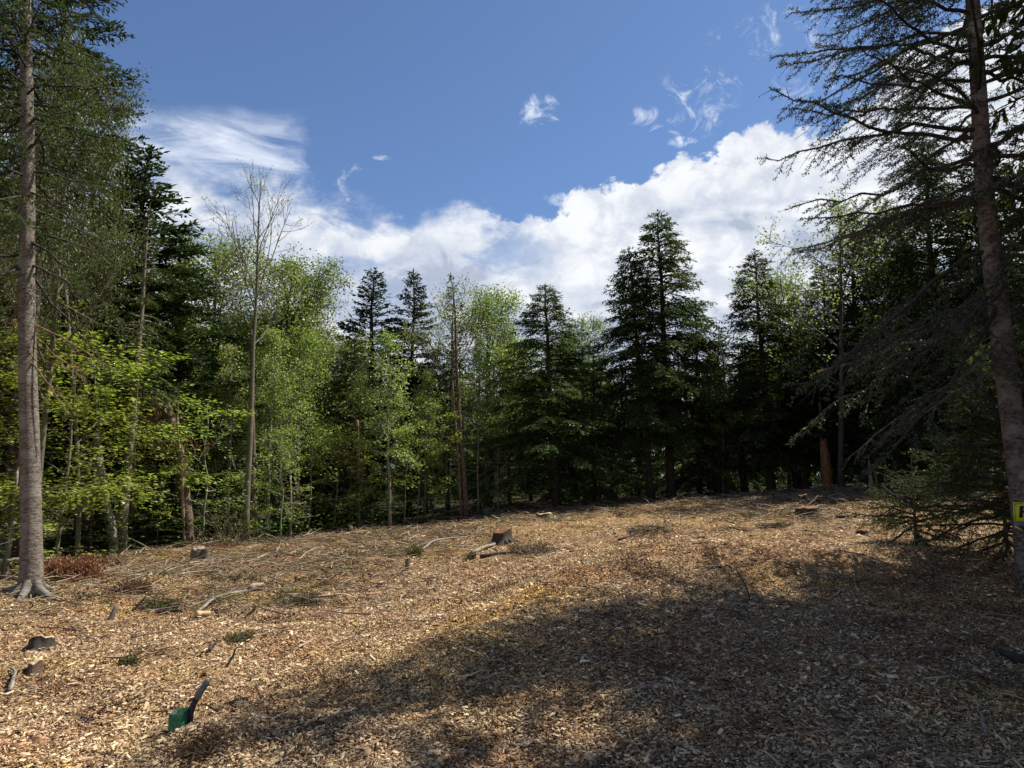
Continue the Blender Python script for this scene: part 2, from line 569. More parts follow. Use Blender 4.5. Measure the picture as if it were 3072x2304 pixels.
def _solve():
    n = len(ctrl)
    d = ((ctrl[:, None, :2] - ctrl[None, :, :2]) ** 2).sum(-1)
    K = _tps(d) + np.eye(n) * .6
    Pm = np.c_[np.ones(n), ctrl[:, :2]]
    A = np.block([[K, Pm], [Pm.T, np.zeros((3, 3))]])
    return np.linalg.solve(A, np.r_[ctrl[:, 2], 0, 0, 0])


TPS = _solve()
SCOOP = pix(181, 742, 4.62)


def ground_z(x, y, fine=True):
    x, y = np.atleast_1d(np.asarray(x, float)), np.atleast_1d(np.asarray(y, float))
    xc, yc = np.clip(x, -60, 60), np.clip(y, -10, 60)
    z = TPS[-3] + TPS[-2] * xc + TPS[-1] * yc
    for i in range(len(ctrl)):
        z = z + TPS[i] * _tps((xc - ctrl[i, 0]) ** 2 + (yc - ctrl[i, 1]) ** 2)
    if fine:
        z = z + .16 * fbm(x * .5, y * .5, 3, 3) + .07 * fbm(x * 1.9, y * 1.9, 9, 3)
        z = z + .26 * np.exp(-(((x - 2.6) / 2.6) ** 2 + ((y - 8.9) / 1.5) ** 2)) + .10 * np.exp(-(((x - 1.2) / 1.6) ** 2 + ((y - 6.6) / 1.0) ** 2)) - .14 * np.exp(-(((x - 4.9) / .8) ** 2 + ((y - 8.0) / 1.2) ** 2))
        z = z + .11 * np.exp(-(((x - SCOOP[0] - .17) / .22) ** 2 + ((y - SCOOP[1] + .12) / .18) ** 2))
    return z


def gz(x, y):
    return float(ground_z(x, y)[0])


# the far border of the clearing, as x -> y
EB = np.array([(-40, 8), (-14, 11), (-11, 13.5), (-8.3, 15.2), (-7.2, 16.5), (-6, 17.5), (-5, 20), (-3.6, 21.5), (-1.5, 23), (1.5, 25), (5.3, 26.5), (9.3, 26), (11, 25), (13, 24), (15.5, 21), (18, 14), (40, 8)], float)


def edge_y(x):
    return np.interp(x, EB[:, 0], EB[:, 1])


def ground():
    xs = np.concatenate([-np.geomspace(1200, 15.5, 26), np.arange(-15, 18.01, .17), np.geomspace(18.5, 1200, 26)])
    ys = np.concatenate([-np.geomspace(1200, 4, 22), np.arange(-3, 29.01, .17), np.geomspace(29.5, 1200, 30)])
    Xg, Yg = np.meshgrid(xs, ys)
    Zg = ground_z(Xg.ravel(), Yg.ravel())
    V = np.c_[Xg.ravel(), Yg.ravel(), Zg]
    nx, ny = len(xs), len(ys)
    i = np.arange(ny - 1)[:, None] * nx + np.arange(nx - 1)[None]
    q = np.stack([i, i + 1, i + nx + 1, i + nx], -1).reshape(-1, 4)
    b = Buf()
    b.add(V, q)
    me = b.mesh('ground', M['ground'], True)
    f = np.clip((Yg.ravel() - edge_y(Xg.ravel()) + .4 + 1.2 * fbm(Xg.ravel(), Yg.ravel(), 5, 3)) / 1.2, 0, 1)
    at = me.attributes.new('forest', 'FLOAT', 'POINT')
    at.data.foreach_set('value', f.astype(np.float32))
    tag(link('ground', me), kind='structure')


ground()


# ------------------------------------------------------------------ conifers
def conifer(seed, H, cb, R, r0, step=.16, e_lo=-18, e_hi=35, droop=.12, tipup=.0, nl=.11, nw=.035, tw=.13, dens=1.0, power=.8, dead=True, wood='bark_dark', leaf='hemlock', sides=7, wob=.12, hang=.25, prof=None,
            gap=0.0, spread=1.0):
    rng = np.random.default_rng(seed)
    wb, lb = Buf(), Buf()
    nz = 14
    zz = np.linspace(0, H, nz)
    wx = np.cumsum(rng.normal(0, wob * .22, nz)) * (zz / H) ** .5
    wy = np.cumsum(rng.normal(0, wob * .22, nz)) * (zz / H) ** .5
    rr = r0 * (1 - zz / H) ** .75 + .006
    rr[0] *= 1.35
    zz2 = zz.copy()
    zz2[0] = -.15
    tube(wb, np.c_[wx, wy, zz2], rr, sides)

    def tp(z):
        return np.array([np.interp(z, zz, wx), np.interp(z, zz, wy), z])
    if dead:
        for z in np.arange(max(.9, cb * .25), cb, .2):
            a = rng.uniform(0, 2 * np.pi)
            Ld = rng.uniform(.2, .9) * min(1.0, R * .5)
            d = np.array([np.cos(a), np.sin(a), rng.uniform(-.35, .1)])
            p = tp(z)
            tube(wb, [p, p + d * Ld * .5, p + d * Ld + [0, 0, -.08 * Ld]], [.012, .008, .003], 3, False)
    P_, D_, N_, L_, W_ = [], [], [], [], []
    z = cb
    while z < H - .12:
        t = (z - cb) / (H - cb)
        if prof is not None:
            rad_ = R * np.interp(t, prof[0], prof[1])
        else:
            rad_ = R * min(1, (t * 6 + .45)) * (1 - t) ** power + .05
        L = rad_ * rng.uniform(.72, 1.12)
        if rng.random() < gap:
            L *= rng.uniform(.2, .6)
        a = rng.uniform(0, 2 * np.pi)
        e = rad(e_lo + (e_hi - e_lo) * t + rng.normal(0, 5))
        h = np.array([np.cos(a), np.sin(a), 0])
        side = np.array([-np.sin(a), np.cos(a), 0])
        s = np.linspace(0, 1, 6)
        bend = rng.normal(0, .06)
        C = tp(z)[None] + L * (s[:, None] * h * math.cos(e) + side * (bend * s ** 2)[:, None])
        C[:, 2] += L * (s * math.sin(e) - droop * s ** 2 * 1.6 + tipup * s ** 4)
        tube(wb, C, (.006 + .011 * L) * (1 - s) + .003, 3, False)
        nt = max(3, int(L / tw * 2 * dens))
        ss = rng.uniform(.12, 1, nt) ** .75
        for k in range(nt):
            sk = ss[k]
            p = np.array([np.interp(sk, s, C[:, j]) for j in range(3)])
            tl = (.10 + .42 * L * (1 - sk) ** .8 * spread) * rng.uniform(.6, 1.15)
            tl = min(tl, .95)
            sg = 1 if k % 2 else -1
            an = rad(rng.uniform(30, 65))
            tang = C[min(5, int(sk * 5) + 1)] - C[min(4, int(sk * 5))]
            tang = tang / (np.linalg.norm(tang) + 1e-9)
            d = tang * math.cos(an) + side * sg * math.sin(an)
            d[2] -= hang * rng.uniform(.3, 1.4)
            d /= np.linalg.norm(d)
            m_ = max(2, int(tl / (nl * .42)))
            q = (np.arange(m_) + rng.random(m_)) / m_
            pp = p + d * (q * tl)[:, None]
            pp[:, 2] -= hang * tl * q ** 2 * .5
            dd = d + rng.normal(0, .38, (m_, 3))
            P_.append(pp)
            D_.append(dd)
            N_.append(np.array([0, 0, 1.]) + rng.normal(0, .55, (m_, 3)))
            L_.append(nl * rng.uniform(.7, 1.35, m_))
            W_.append(nw * rng.uniform(.7, 1.3, m_))
        z += step * rng.uniform(.6, 1.4) * (1 - .45 * t)
    n = 24
    pt = tp(H) - np.c_[np.zeros(n), np.zeros(n), rng.uniform(-.05, .45, n)]
    P_.append(pt)
    D_.append(np.c_[rng.normal(0, .5, (n, 2)), rng.uniform(.4, 1, n)])
    N_.append(rng.normal(0, 1, (n, 3)))
    L_.append(np.full(n, nl))
    W_.append(np.full(n, nw))
    leaves(lb, np.concatenate(P_), np.concatenate(D_), np.concatenate(N_), np.concatenate(L_), np.concatenate(W_))
    return [('trunk', wb.mesh('conifer_trunk', M[wood]), []), ('crown', lb.mesh('conifer_crown', M[leaf]), [])], H


# ------------------------------------------------------------------ broadleaf trees
def broadleaf(seed, H, cb, R, r0, nlimb=16, leaf='spring', wood='bark_brown', nleaf=9, ll=.075, lw=.055, lr=.16, flat=0.0, depth=3, up=.35, lsides=3, sides=7, wob=.2, taper=.9, elev=(25, 60), twl=.35, keep=1.0):
    rng = np.random.default_rng(seed)
    wb, lb = Buf(), Buf()
    P_, D_, N_ = [], [], []
    nz = 12
    zz = np.linspace(0, H, nz)
    wx = np.cumsum(rng.normal(0, wob * .25, nz)) * (zz / H) ** .7
    wy = np.cumsum(rng.normal(0, wob * .25, nz)) * (zz / H) ** .7
    rr = r0 * (1 - taper * zz / H) ** .9 + .004
    rr[0] *= 1.3
    z2 = zz.copy()
    z2[0] = -.15
    tube(wb, np.c_[wx, wy, z2], rr, sides)

    def twig_leaves(p0, p1):
        if rng.random() > keep:
            return
        m_ = int(nleaf * rng.uniform(.6, 1.4))
        if m_ < 1:
            return
        q = rng.uniform(.1, 1.05, (m_, 1))
        o = rng.normal(0, lr, (m_, 3))
        o[:, 2] *= (1 - flat * .7)
        P_.append(p0 + (p1 - p0) * q + o)
        d = (p1 - p0) / (np.linalg.norm(p1 - p0) + 1e-9) + rng.normal(0, .7, (m_, 3))
        d[:, 2] = d[:, 2] * (1 - flat) - .25
        D_.append(d)
        N_.append(rng.normal(0, 1, (m_, 3)) * (1 - flat) + np.array([0, 0, 1.]) * (.5 + flat))

    def grow(p, d, L, r, lev):
        n = 4
        pts = [p]
        dd = d.copy()
        for i in range(n):
            dd = dd + rng.normal(0, .13, 3) + np.array([0, 0, up * .16])
            dd /= np.linalg.norm(dd)
            pts.append(pts[-1] + dd * L / n)
        pts = np.array(pts)
        tube(wb, pts, np.linspace(r, max(.003, r * .35), n + 1), lsides if lev < depth else 3, False)
        if lev >= depth:
            twig_leaves(pts[1], pts[-1])
            return
        nc = int(max(3, L / (twl * .5)))
        for k in range(nc):
            s = rng.uniform(.2, 1.0)
            i = min(n - 1, int(s * n))
            q = pts[i] + (pts[i + 1] - pts[i]) * (s * n - i)
            ax = unit(rng.normal(0, 1, 3) * np.array([1, 1, 1 - .75 * flat]))
            nd = dd * .75 + ax * .85
            nd /= np.linalg.norm(nd)
            grow(q, nd, max(.14, L * rng.uniform(.32, .55) * (1.15 - .5 * s)), r * .45, lev + 1)
        if leaf:
            twig_leaves(pts[-2], pts[-1])
    for k in range(nlimb):
        t = (k + rng.random()) / nlimb
        z = cb + (H - cb) * t * .97
        a = k * 2.4 + rng.normal(0, .4)
        e = rad(elev[0] + (elev[1] - elev[0]) * t + rng.normal(0, 7))
        L = R * rng.uniform(.75, 1.1) * (math.sin(math.pi * min(1, .25 + .78 * t)) ** .6 if t < .99 else .3) + .15
        d = np.array([math.cos(a) * math.cos(e), math.sin(a) * math.cos(e), math.sin(e)])
        grow(np.array([np.interp(z, zz, wx), np.interp(z, zz, wy), z]), d, L, min(.55 * float(np.interp(z, zz, rr)), .012 + .014 * L), 1)
    res = [('trunk', wb.mesh('broadleaf_trunk', M[wood]), [])]
    if P_ and leaf:
        P = np.concatenate(P_)
        leaves(lb, P, np.concatenate(D_), np.concatenate(N_), ll * rng.uniform(.6, 1.3, len(P)), lw * rng.uniform(.6, 1.3, len(P)), .12)
        res.append(('crown', lb.mesh('broadleaf_crown', M[leaf]), []))
    return res, H


PROTO = {}
PROTO['spire'] = conifer(21, 10.5, 1.5, 2.5, .13, step=.045, e_lo=-12, e_hi=25, droop=.05, tipup=.12, nl=.125, nw=.05, dens=1.4, power=.85, leaf='spruce', hang=.1)
PROTO['spire_high'] = conifer(29, 14, 6.8, 2.4, .15, step=.05, e_lo=-12, e_hi=25, droop=.05, tipup=.12, nl=.12, nw=.045, dens=1.1, power=.8, leaf='spruce', hang=.1)
PROTO['open_spruce'] = conifer(22, 10, 1.6, 2.0, .11, step=.048, e_lo=-15, e_hi=35, droop=.02, tipup=.1, nl=.12, nw=.05, dens=1.35, leaf='spruce', hang=.08, gap=.1)
PROTO['hemlock_a'] = conifer(23, 11, 1.5, 3.0, .15, step=.045, e_lo=-14, e_hi=45, droop=.16, nl=.12, nw=.042, dens=1.25, power=.66, hang=.4)
PROTO['hemlock_b'] = conifer(24, 11, 2.4, 2.7, .14, step=.045, e_lo=-10, e_hi=40, droop=.2, nl=.12, nw=.044, dens=1.25, power=.6, hang=.42, gap=.12)
PROTO['hemlock_low'] = conifer(25, 8, .5, 2.4, .09, step=.05, e_lo=-8, e_hi=40, droop=.18, nl=.11, nw=.034, dens=1.2, power=.7, hang=.3, dead=False)
PROTO['thin_spruce'] = conifer(26, 10, 3.0, 1.05, .09, step=.09, e_lo=-25, e_hi=30, droop=.02, nl=.10, nw=.035, dens=.9, leaf='spruce', wood='bark_brown', hang=.1, gap=.3)
PROTO['pole'] = conifer(27, 11, 4.0, 2.2, .10, step=.07, e_lo=-12, e_hi=40, droop=.15, nl=.15, nw=.06, dens=1.0, hang=.35)
PROTO['pole_grey'] = conifer(30, 8, 3.4, 1.5, .13, step=.07, e_lo=-15, e_hi=35, droop=.12, nl=.11, nw=.034, dens=1.1, hang=.3, wood='bark_grey')
PROTO['small_fir'] = conifer(28, 2.2, .08, 1.0, .025, step=.02, e_lo=-2, e_hi=40, droop=.06, nl=.06, nw=.022, dens=1.6, dead=False, hang=.08, tw=.07)
PROTO['wide'] = broadleaf(31, 9.5, 2.6, 2.9, .13, 20, 'spring', 'bark_olive', nleaf=15, ll=.085, lw=.065, lr=.17)
PROTO['round'] = broadleaf(32, 8.5, 2.0, 2.3, .09, 18, 'spring', 'bark_olive', nleaf=13, ll=.085, lw=.06, lr=.15)
PROTO['birch'] = broadleaf(33, 7.5, 1.7, 1.15, .05, 24, 'spring_pale', 'bark_pale', nleaf=11, ll=.08, lw=.055, lr=.10, elev=(35, 65))
PROTO['sparse'] = broadleaf(34, 9, 2.5, 3.0, .10, 16, 'spring_pale', 'bark_dark', nleaf=5, ll=.09, lw=.06, lr=.12, elev=(20, 60))
PROTO['fine'] = broadleaf(44, 9, 2.8, 2.8, .09, 18, 'grey_green', 'bark_olive', nleaf=20, ll=.06, lw=.04, lr=.15, elev=(25, 60), up=.5)
PROTO['maple'] = broadleaf(35, 5.2, .9, 1.9, .035, 15, 'maple', 'bark_olive', nleaf=15, ll=.105, lw=.09, lr=.12, flat=.85, depth=2, up=.05, elev=(8, 45), twl=.30)
PROTO['maple_low'] = broadleaf(36, 3.0, .4, 1.35, .022, 12, 'maple', 'bark_olive', nleaf=12, ll=.10, lw=.085, lr=.10, flat=.85, depth=2, up=.05, elev=(5, 50), twl=.28)
PROTO['beech'] = broadleaf(37, 4.2, .7, 1.3, .028, 15, 'spring', 'bark_pale', nleaf=5, ll=.10, lw=.075, lr=.09, flat=.7, depth=2, up=.1, elev=(10, 50), twl=.22)
print('protos', {k: sum(len(p[1].polygons) for p in v[0]) for k, v in PROTO.items()})


def tree(kind, name, u, y, vtop, wx=1.0, label=None, cat='tree', group=None, utop=None, rot=None):
    """a tree standing at depth y below picture column u, its tip as high as vtop shows it"""
    r = ray(u, 500)
    x = r[0] * y / r[1]
    z0 = gz(x, y)
    top = pix(utop if utop is not None else u, vtop, y)
    proto, H = PROTO[kind]
    s = (top[2] - z0) / H
    lean = math.atan2(top[0] - x, top[2] - z0) if utop is not None else 0
    o = dup(proto, name, (x, y, z0 - .03), (0, 0, 0), (s * wx, s * wx, s))
    rz = rot if rot is not None else random.uniform(0, 6.28)
    from mathutils import Matrix, Euler
    o.rotation_euler = (Matrix.Rotation(lean, 3, 'Y') @ Matrix.Rotation(rz, 3, 'Z')).to_euler()
    tag(o, label, cat, group)
    return o


TL = 'trees along the far edge of the clearing'
# --- conifers of the skyline, left to right
tree('spire', 'spruce_tree', 133, 19.5, 149, 1.55, 'tall dark dense spruce rising left of the bare tree', group=TL, utop=142)
tree('open_spruce', 'spruce_tree', 106, 20.5, 168, 1.3, 'dark spruce with a ragged top just left of the dense spire', group=TL)
tree('open_spruce', 'spruce_tree', 371, 26, 270, 1.6, 'open-branched pointed spruce, left of the two side by side', group=TL)
tree('spire', 'spruce_tree', 408, 26.5, 268, 1.15, 'darker narrow spruce, right of the two side by side', group=TL)
tree('thin_spruce', 'spruce_tree', 466, 22.6, 274, 1.2, 'thin half-dead spruce on a bare brown trunk', group=TL, utop=457)
tree('hemlock_low', 'hemlock_tree', 348, 22.8, 332, 1.15, 'dark hemlock with a low tip in front of the open spruce', group=TL)
tree('hemlock_a', 'hemlock_tree', 556, 24.7, 284, 1.4, 'broad feathery hemlock in the middle with a leaning trunk', group=TL, utop=544)
tree('hemlock_b', 'hemlock_tree', 672, 26.3, 211, 1.2, 'tallest dark hemlock, right stem of the twin pair', group=TL, utop=657)
tree('hemlock_b', 'hemlock_tree', 651, 26.0, 247, 1.1, 'shorter left stem of the tall twin hemlocks', group=TL, utop=629)
tree('hemlock_a', 'hemlock_tree', 772, 26.2, 250, 1.2, 'pointed dark hemlock right of the twin hemlocks', group=TL, utop=757)
tree('hemlock_low', 'hemlock_tree', 700, 27.5, 300, 1.0, 'low pale green hemlock between the two tall dark ones', group=TL)
tree('hemlock_low', 'hemlock_tree', 595, 26.5, 335, 1.0, 'small dark hemlock left of the twin hemlocks', group=TL)
tree('hemlock_low', 'hemlock_tree', 640, 30.0, 385, 1.2, 'low hemlock closing the gap between the twin hemlock trunks', group=TL)
tree('hemlock_low', 'hemlock_tree', 492, 29.5, 395, 1.1, 'low shaded hemlock behind the bare brown trunk', group=TL)
tree('open_spruce', 'spruce_tree', 806, 26.0, 292, 1.2, 'dark spruce behind the tall broken snag', group=TL)
tree('hemlock_a', 'hemlock_tree', 838, 27.5, 262, 1.1, 'dark hemlock seen through the near spruce boughs', group=TL)
tree('open_spruce', 'spruce_tree', 868, 25.0, 215, 1.3, 'slim tall spruce behind the tips of the near spruce', group=TL)
tree('hemlock_b', 'hemlock_tree', 905, 25.5, 200, 1.2, 'big hemlock behind the hanging dead branches of the near spruce', group=TL)
tree('hemlock_a', 'hemlock_tree', 948, 22.5, 140, 1.0, 'tall dark hemlock close beside the near spruce trunk', group=TL)
tree('spire', 'spruce_tree', 1010, 20.5, 120, 1.1, 'tall dark spruce right behind the near spruce trunk', group=TL)
tree('hemlock_low', 'hemlock_tree', 900, 22.5, 395, 1.25, 'low hemlock with drooping boughs over the spiky stump', group=TL)
tree('hemlock_low', 'hemlock_tree', 985, 17.5, 330, 1.05, 'dark low hemlock filling the gap left of the near trunk', group=TL)
# --- broadleaf trees
tree('wide', 'maple_tree', 208, 22.5, 250, 1.05, 'light green broad tree behind the bare tree on its left', group=TL)
tree('wide', 'maple_tree', 276, 23.0, 262, 1.0, 'tall round light green tree behind the bare tree on its right', group=TL)
tree('round', 'maple_tree', 320, 24.5, 330, 1.0, 'lower light green tree left of the dark hemlock tip', group=TL)
tree('round', 'maple_tree', 175, 19.5, 318, 1.0, 'pale green tree under the dense dark spire', group=TL)
tree('birch', 'birch_tree', 391, 21.0, 334, 1.25, 'slim young birch with pale leaves in front of the two spruces', group=TL, utop=386)
tree('wide', 'maple_tree', 487, 27.5, 297, .95, 'light green tree right of the half-dead spruce', group=TL)
tree('round', 'maple_tree', 585, 28.5, 318, 1.0, 'bright green tree between the broad and the twin hemlocks', group=TL)
tree('sparse', 'birch_tree', 448, 25.0, 285, .8, 'crooked thin-leaved tree behind the half-dead spruce', group=TL)
tree('sparse', 'birch_tree', 842, 22.5, 205, .95, 'thin-leaved crooked tree left of the near spruce boughs', group=TL, utop=835)
tree('round', 'maple_tree', 790, 28.5, 280, .8, 'green tree behind the pointed hemlock', group=TL)
for (k, u, y, vt, wx, lb) in [
    ('round', 345, 24.0, 372, .9, 'light green crown in front of the open-branched spruce foot'),
    ('birch', 425, 24.0, 372, 1.2, 'pale green slender tree between the birch and the half-dead spruce'),
    ('round', 510, 27.2, 330, .8, 'light green crown against the left side of the broad hemlock'),
    ('birch', 600, 27.0, 372, 1.1, 'slender green tree left of the twin hemlocks'),
    ('birch', 712, 27.6, 352, 1.1, 'slender green tree right of the twin hemlocks'),
    ('birch', 268, 19.2, 330, 1.3, 'leafy green tree close behind the bare tree'),
    ('birch', 228, 19.0, 345, 1.3, 'leafy green tree behind the bare tree on its left side')]:
    tree(k, 'maple_tree' if k == 'round' else 'birch_tree', u, y, vt, wx, lb, group=TL)
# --- saplings along the edge
SP = 'leafy saplings under the forest edge'
for (k, u, y, vt, wx, lb) in [
    ('maple', 60, 12.5, 330, 1.1, 'bright green young maple just right of the big grey trunk'),
    ('maple', 10, 12.0, 325, 1.2, 'bright green young maple at the left border behind the grey trunk'),
    ('maple', 95, 14.5, 385, 1.15, 'young maple leafing around the leaning grey snag'),
    ('maple', 135, 15.8, 352, 1.2, 'young maple with a wide flat crown below the dark spire'),
    ('maple', 160, 15.9, 440, 1.0, 'young maple right of the grey-barked pole trunk'),
    ('beech', 205, 17.2, 400, 1.2, 'young beech beside the broken brown snag'),
    ('beech', 282, 18.4, 435, 1.1, 'young beech with a thin curved pale stem right of the bare tree'),
    ('beech', 310, 20.2, 420, 1.1, 'young beech against the dark hemlock'),
    ('maple_low', 40, 11.8, 470, 1.2, 'small maple low behind the big grey trunk'),
    ('maple_low', 2, 10.8, 480, 1.2, 'small maple at the left border near the fallen log'),
    ('maple_low', 225, 18.0, 470, 1.1, 'small maple among the reddish shrub stems'),
    ('beech', 405, 21.8, 440, 1.1, 'small beech below the young birch'),
    ('beech', 432, 23.0, 455, 1.0, 'thin sapling between the birch and the brown trunk'),
    ('beech', 478, 23.8, 370, 1.0, 'leafy sapling wrapped behind the bare brown trunk'),
    ('beech', 505, 25.5, 440, 1.0, 'sapling in the shade right of the bare brown trunk'),
    ('beech', 612, 27.0, 430, 1.2, 'backlit green sapling left of the twin hemlock trunks'),
    ('beech', 690, 28.5, 425, 1.2, 'backlit green sapling right of the twin hemlock trunks'),
    ('beech', 640, 29.5, 400, 1.3, 'backlit sapling deep between the twin hemlock trunks'),
    ('beech', 728, 28.8, 430, 1.2, 'sapling in the gap left of the pointed hemlock trunk'),
    ('maple', 335, 20.6, 425, 1.0, 'leafy sapling right of the young beech against the hemlock'),
    ('maple', 418, 22.0, 395, 1.0, 'leafy sapling with flat sprays right of the birch stem'),
    ('beech', 498, 24.2, 415, 1.2, 'leafy sapling with flat sprays just right of the bare brown trunk'),
    ('beech', 525, 25.4, 450, 1.1, 'thin leafy sapling left of the leaning hemlock trunk'),
    ('maple', 445, 22.6, 425, .9, 'flat-sprayed sapling left of the bare brown trunk'),
    ('maple_low', 250, 18.2, 478, 1.1, 'small maple at the foot of the bare tree'),
    ('maple_low', 823, 24.3, 474, 1.0, 'little lit maple at the foot of the tall rotten stub'),
    ('beech', 360, 21.2, 450, 1.0, 'sapling in front of the low dark hemlock'),
]:
    tree(k, 'sapling', u, y, vt, wx, lb, 'sapling', SP)
# low olive firs by the leaning snag
for (u, y, vt, wx, lb) in [(92, 14.6, 503, 1.5, 'low fir bush left of the leaning grey snag'), (150, 16.0, 494, 1.6, 'low yellowing fir bush beside the grey-barked pole trunk'),
                           (178, 16.3, 500, 1.3, 'low yellowing fir bush at the foot of the broken snag')]:
    tree('small_fir', 'fir_bush', u, y, vt, wx, lb, 'bush', 'low fir bushes at the left forest edge')
for (u, y, vt, wx, lb) in [(925, 15.5, 474, 1.3, 'small fir in the light between the spiky stump and the near spruce'), (1022, 13.5, 450, 1.4, 'small fir behind the near spruce trunk')]:
    tree('small_fir', 'fir_bush', u, y, vt, wx, lb, 'bush', 'small firs under the near spruce')

# --- deeper trees: nothing tells them apart
random.seed(77)
SKY_U = [-60, 60, 150, 200, 300, 340, 430, 500, 600, 700, 790, 850, 930, 1100]
SKY_V = [150, 210, 270, 290, 300, 350, 355, 330, 345, 330, 330, 300, 250, 170]
placed = []
tries = 0
while len(placed) < 120 and tries < 5000:
    tries += 1
    y = 12 + 50 * random.random() ** 1.25
    x = random.uniform(-.95, .95) * y
    e = float(edge_y(x))
    if y < e + 1.8 or (x < -7 and y < 15):
        continue
    if any((x - a) ** 2 + (y - b) ** 2 < (2.0 if y < 32 else 3.0) ** 2 for a, b in placed):
        continue
    u = 512 + F0 * x / y * 1.0
    vt = float(np.interp(u, SKY_U, SKY_V)) + random.uniform(0, 50)
    kinds = ['pole', 'pole', 'hemlock_a', 'hemlock_b', 'hemlock_low', 'hemlock_low', 'open_spruce', 'round']
    k = random.choice(kinds)
    if y > 36 and random.random() < .5:
        k = 'hemlock_low'
    placed.append((x, y))
    nm = 'maple_tree' if k == 'round' else ('spruce_tree' if k == 'open_spruce' else 'hemlock_tree')
    lb_ = {'maple_tree': 'green broadleaf tree deep in the shaded forest behind the front row', 'spruce_tree': 'dark spruce deep in the shaded forest behind the front row',
           'hemlock_tree': 'dark hemlock deep in the shaded forest behind the front row'}[nm]
    tree(k, nm, u, y, vt, random.uniform(.9, 1.2), lb_, 'tree', nm.replace('_tree', ' trees') + ' deep in the forest')

# --- trees outside the frame that shade the clearing
for (x, y, s, k) in [(9.1, 6.3, 1.65, 'hemlock_b'), (10.2, 4.3, 1.2, 'hemlock_a'), (12.5, 2.0, 1.0, 'hemlock_b'), (12.8, 8.4, 1.4, 'hemlock_a'), (8.9, 8.7, 1.15, 'hemlock_b'), (10.6, 6.0, 1.25, 'hemlock_b'), (12.0, -2.5, 1.2, 'spire'), (7.6, -4.5, 1.0, 'hemlock_b'), (17.5, 9, 1.1, 'hemlock_a'), (21, 14, 1.2, 'spire'), (16, 3, 1.2, 'hemlock_a'), (-9, 7.5, 1.1, 'open_spruce'), (-13, 9, 1.1, 'wide'),
                     (-12, 14, 1.1, 'spire'), (-15, 17, 1.2, 'hemlock_a'), (22, 21, 1.2, 'hemlock_a'), (19, 18, 1.1, 'hemlock_b')]:
    o = dup(PROTO[k][0], 'forest_tree', (x, y, gz(x, y)), (0, 0, random.uniform(0, 6)), (s, s, s))
    tag(o, 'forest tree standing beyond the side border of the view', 'tree', 'trees beyond the side borders of the view')


# ------------------------------------------------------------------ finding a place on the ground below a picture point
def at(u, v):
    r = np.array(ray(u, v))
    ys = np.arange(3.2, 34, .03)
    t = ys / r[1]
    z = EYE + r[2] * t
    g = ground_z(r[0] * t, ys)
    k = int(np.argmax(z < g)) if (z < g).any() else len(ys) - 1
    return np.array([r[0] * t[k], ys[k], g[k]])


def ppm(y):
    return F0 / y


# ------------------------------------------------------------------ near conifers, branch by branch
def needle_twigs(buf, rng, pts, per_m, nl, nw):
    seg = np.diff(pts, axis=0)
    ln = np.linalg.norm(seg, axis=1)
    tot = ln.sum()
    n = max(3, int(tot * per_m))
    s = (np.arange(n) + rng.random(n)) / n * tot
    cs = np.r_[0, np.cumsum(ln)]
    P = np.stack([np.interp(s, cs, pts[:, j]) for j in range(3)], -1)
    k = np.clip(np.searchsorted(cs, s) - 1, 0, len(seg) - 1)
    T = unit(seg[k])
    R_ = unit(np.cross(T, rng.normal(0, 1, (n, 3)) + [0, 0, .6]))
    Dn = T * .55 + R_ * .85
    leaves(buf, P, Dn, rng.normal(0, 1, (n, 3)), nl * rng.uniform(.7, 1.2, n), nw)


